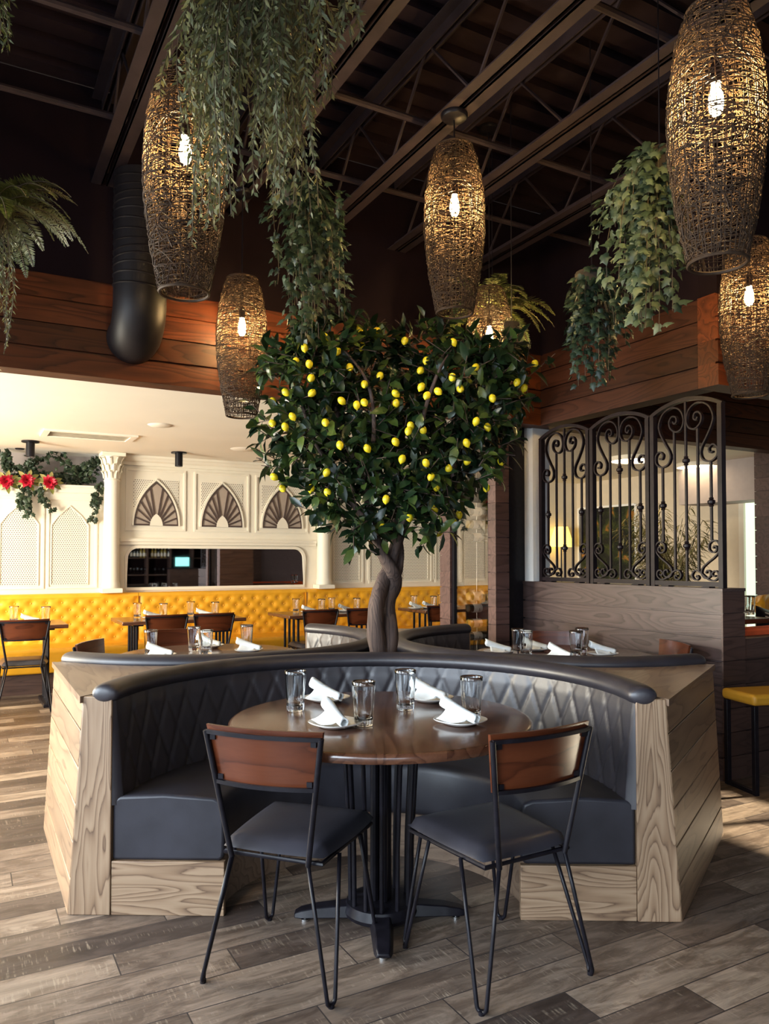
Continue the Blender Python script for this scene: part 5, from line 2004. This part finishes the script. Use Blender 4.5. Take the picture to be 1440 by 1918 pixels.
# mustard topped metal stool by the half wall
N_, L_ = Vector((4.0, 2.84)), Vector((4.07, 3.095))
e1 = (L_ - N_)
sl = e1.length
e1.normalize()
ang = atan2(e1.y, e1.x) - pi / 2
t = thing('metal_stool', 'low stool with mustard seat and black square frame at the right edge', 'stool', (N_.x, N_.y, 0), ang)
SW = .46
zb_ = .515
obj('seat_cushion', MB().box(-.012, SW, -.012, sl + .012, zb_, zb_ + .065), M['mustard'], t, bevel=.022, bseg=4)
for i, (x, y) in enumerate(((0, 0), (0, sl - .028), (SW - .04, 0), (SW - .04, sl - .028))):
    obj('leg', MB().box(x, x + .028, y, y + .028, 0, zb_ - .001), M['iron'], t, bevel=.002)
for y in ():
    pass
for x in (0, SW - .04):
    obj('floor_rail', MB().box(x + .001, x + .027, .0285, sl - .0285, .002, .026), M['iron'], t, smooth=False)

# ------------------------------------------------------------------ the bar behind the standpoint, seen in the mirror
def mirror_at(px, py, y):
    """point on the plane y behind us that the mirror shows at this pixel"""
    v = at_y(px, py, 2 * YW - y)
    return Vector((v.x, y, v.z))
BYF = -4.95
xa, xb = mirror_at(232, 1060, BYF).x, mirror_at(366, 1060, BYF).x
t = thing('bar_shelving', 'dark bar shelving reflected in the long mirror', 'shelving', (xa, BYF, 0))
Wb = xb - xa + .6
shz = [mirror_at(300, py, BYF).z for py in (1044.5, 1076, 1101)]
obj('back_panel', MB().box(0, Wb, -.40, -.38, 0, 2.5), M['black_wall'], t, smooth=False)
for i in range(5):
    x = Wb * i / 4
    obj('upright', MB().box(x - .02, x + .02, -.3795, -.0, 0, 2.5), M['brown_x'], t, smooth=False)
for z in shz:
    for i in range(4):
        obj('shelf', MB().box(Wb * i / 4 + .0205, Wb * (i + 1) / 4 - .0205, -.379, -.005, z - .03, z), M['brown_x'], t, smooth=False)
bi = 0
for px, k in ((246, 'd'), (252, 'r'), (258, 'd'), (264, 'w'), (270, 'w'), (275, 'd'), (285, 'w'), (291, 'w'), (297, 'd'), (303, 'w'), (309, 'w'), (316, 'd')):
    p = mirror_at(px, 1040, BYF - .17)
    bi += 1
    make_bottle('wine bottle on the bar shelf in the mirror, number %d counted from the left' % bi if False else 'upright wine bottle in the mirror, %s on the upper bar shelf' % ['leftmost', 'second from the left', 'third from the left', 'fourth from the left', 'fifth from the left', 'sixth from the left', 'seventh from the left', 'sixth from the right', 'fourth from the right', 'third from the right', 'second from the right', 'rightmost'][bi - 1],
                (p.x, BYF - .17, shz[0] + .0006), 'bottles on the bar shelf', M['gold_wine'] if k == 'w' else M['bottle'], M['capsule_red'] if k == 'r' else M['label'], False)
wg = None
for i, px in enumerate((244, 251, 258, 265, 272, 290, 298, 306)):
    p = mirror_at(px, 1070, BYF - .17)
    lab = 'stemmed glass in the mirror, %s on the middle bar shelf' % ['leftmost', 'second from the left', 'third from the left', 'fourth from the left', 'fourth from the right', 'third from the right', 'second from the right', 'rightmost'][i]
    if wg is None:
        wg = thing('wine_glass', lab, 'glass', (p.x, BYF - .17, shz[1] + .0006), 0, 'stemmed glasses on the bar shelf')
        obj('bowl', MB().lathe([(.001, .095), (.02, .10), (.036, .135), (.036, .17), (.030, .205), (.028, .205), (.034, .17), (.034, .137), (.018, .104), (.001, .10)], 16), M['glass'], wg, sharp=180)
        obj('foot', MB().lathe([(.001, 0), (.034, 0), (.034, .002), (.005, .008), (.004, .0949), (.001, .0949)], 16), M['glass'], wg)
    else:
        dup(wg, (p.x, BYF - .17, shz[1] + .0006), 0, lab)
for i, px in enumerate((283, 289, 296, 303, 309)):
    p = mirror_at(px, 1096, BYF - .17)
    dup(tum, (p.x, BYF - .17, shz[2] + .0006), 0, 'tumbler in the mirror, %s on the lowest bar shelf' % ['leftmost', 'second from the left', 'middle', 'second from the right', 'rightmost'][i], 'tumblers on the bar shelf')
# counter with a lit till screen
CY_ = BYF + .5
c0_, c1_ = mirror_at(318, 1064, CY_), mirror_at(382, 1064, CY_)
t = thing('bar_counter', 'dark bar counter reflected in the mirror under the cyan screen', 'counter', (c0_.x, CY_, 0))
obj('body', MB().box(0, c1_.x - c0_.x, -.3, 0, 0, c0_.z - .03), M['brown_x'], t, smooth=False)
obj('worktop', MB().box(-.03, c1_.x - c0_.x + .03, -.33, .03, c0_.z - .0295, c0_.z), M['iron'], t, smooth=False)
m0, m1 = mirror_at(328, 1060.5, CY_ - .12), mirror_at(354, 1044, CY_ - .12)
t = thing('till_screen', 'cyan lit till screen on the bar counter, seen in the mirror', 'screen', ((m0.x + m1.x) / 2, CY_ - .12, c0_.z + .0006))
ww, h0, h1 = (m1.x - m0.x) / 2, m0.z - c0_.z, m1.z - c0_.z
obj('housing', MB().box(-ww - .02, ww + .02, -.04, -.001, h0 - .02, h1 + .02), M['iron'], t, smooth=False)
obj('display', MB().box(-ww, ww, -.001, .001, h0, h1), glow('till_display', (.18, .9, .95), 1.6), t, smooth=False)
obj('stand', MB().box(-.08, .08, -.09, .03, 0, .012).box(-.02, .02, -.03, -.015, .0125, h0 - .02), M['iron'], t, smooth=False)
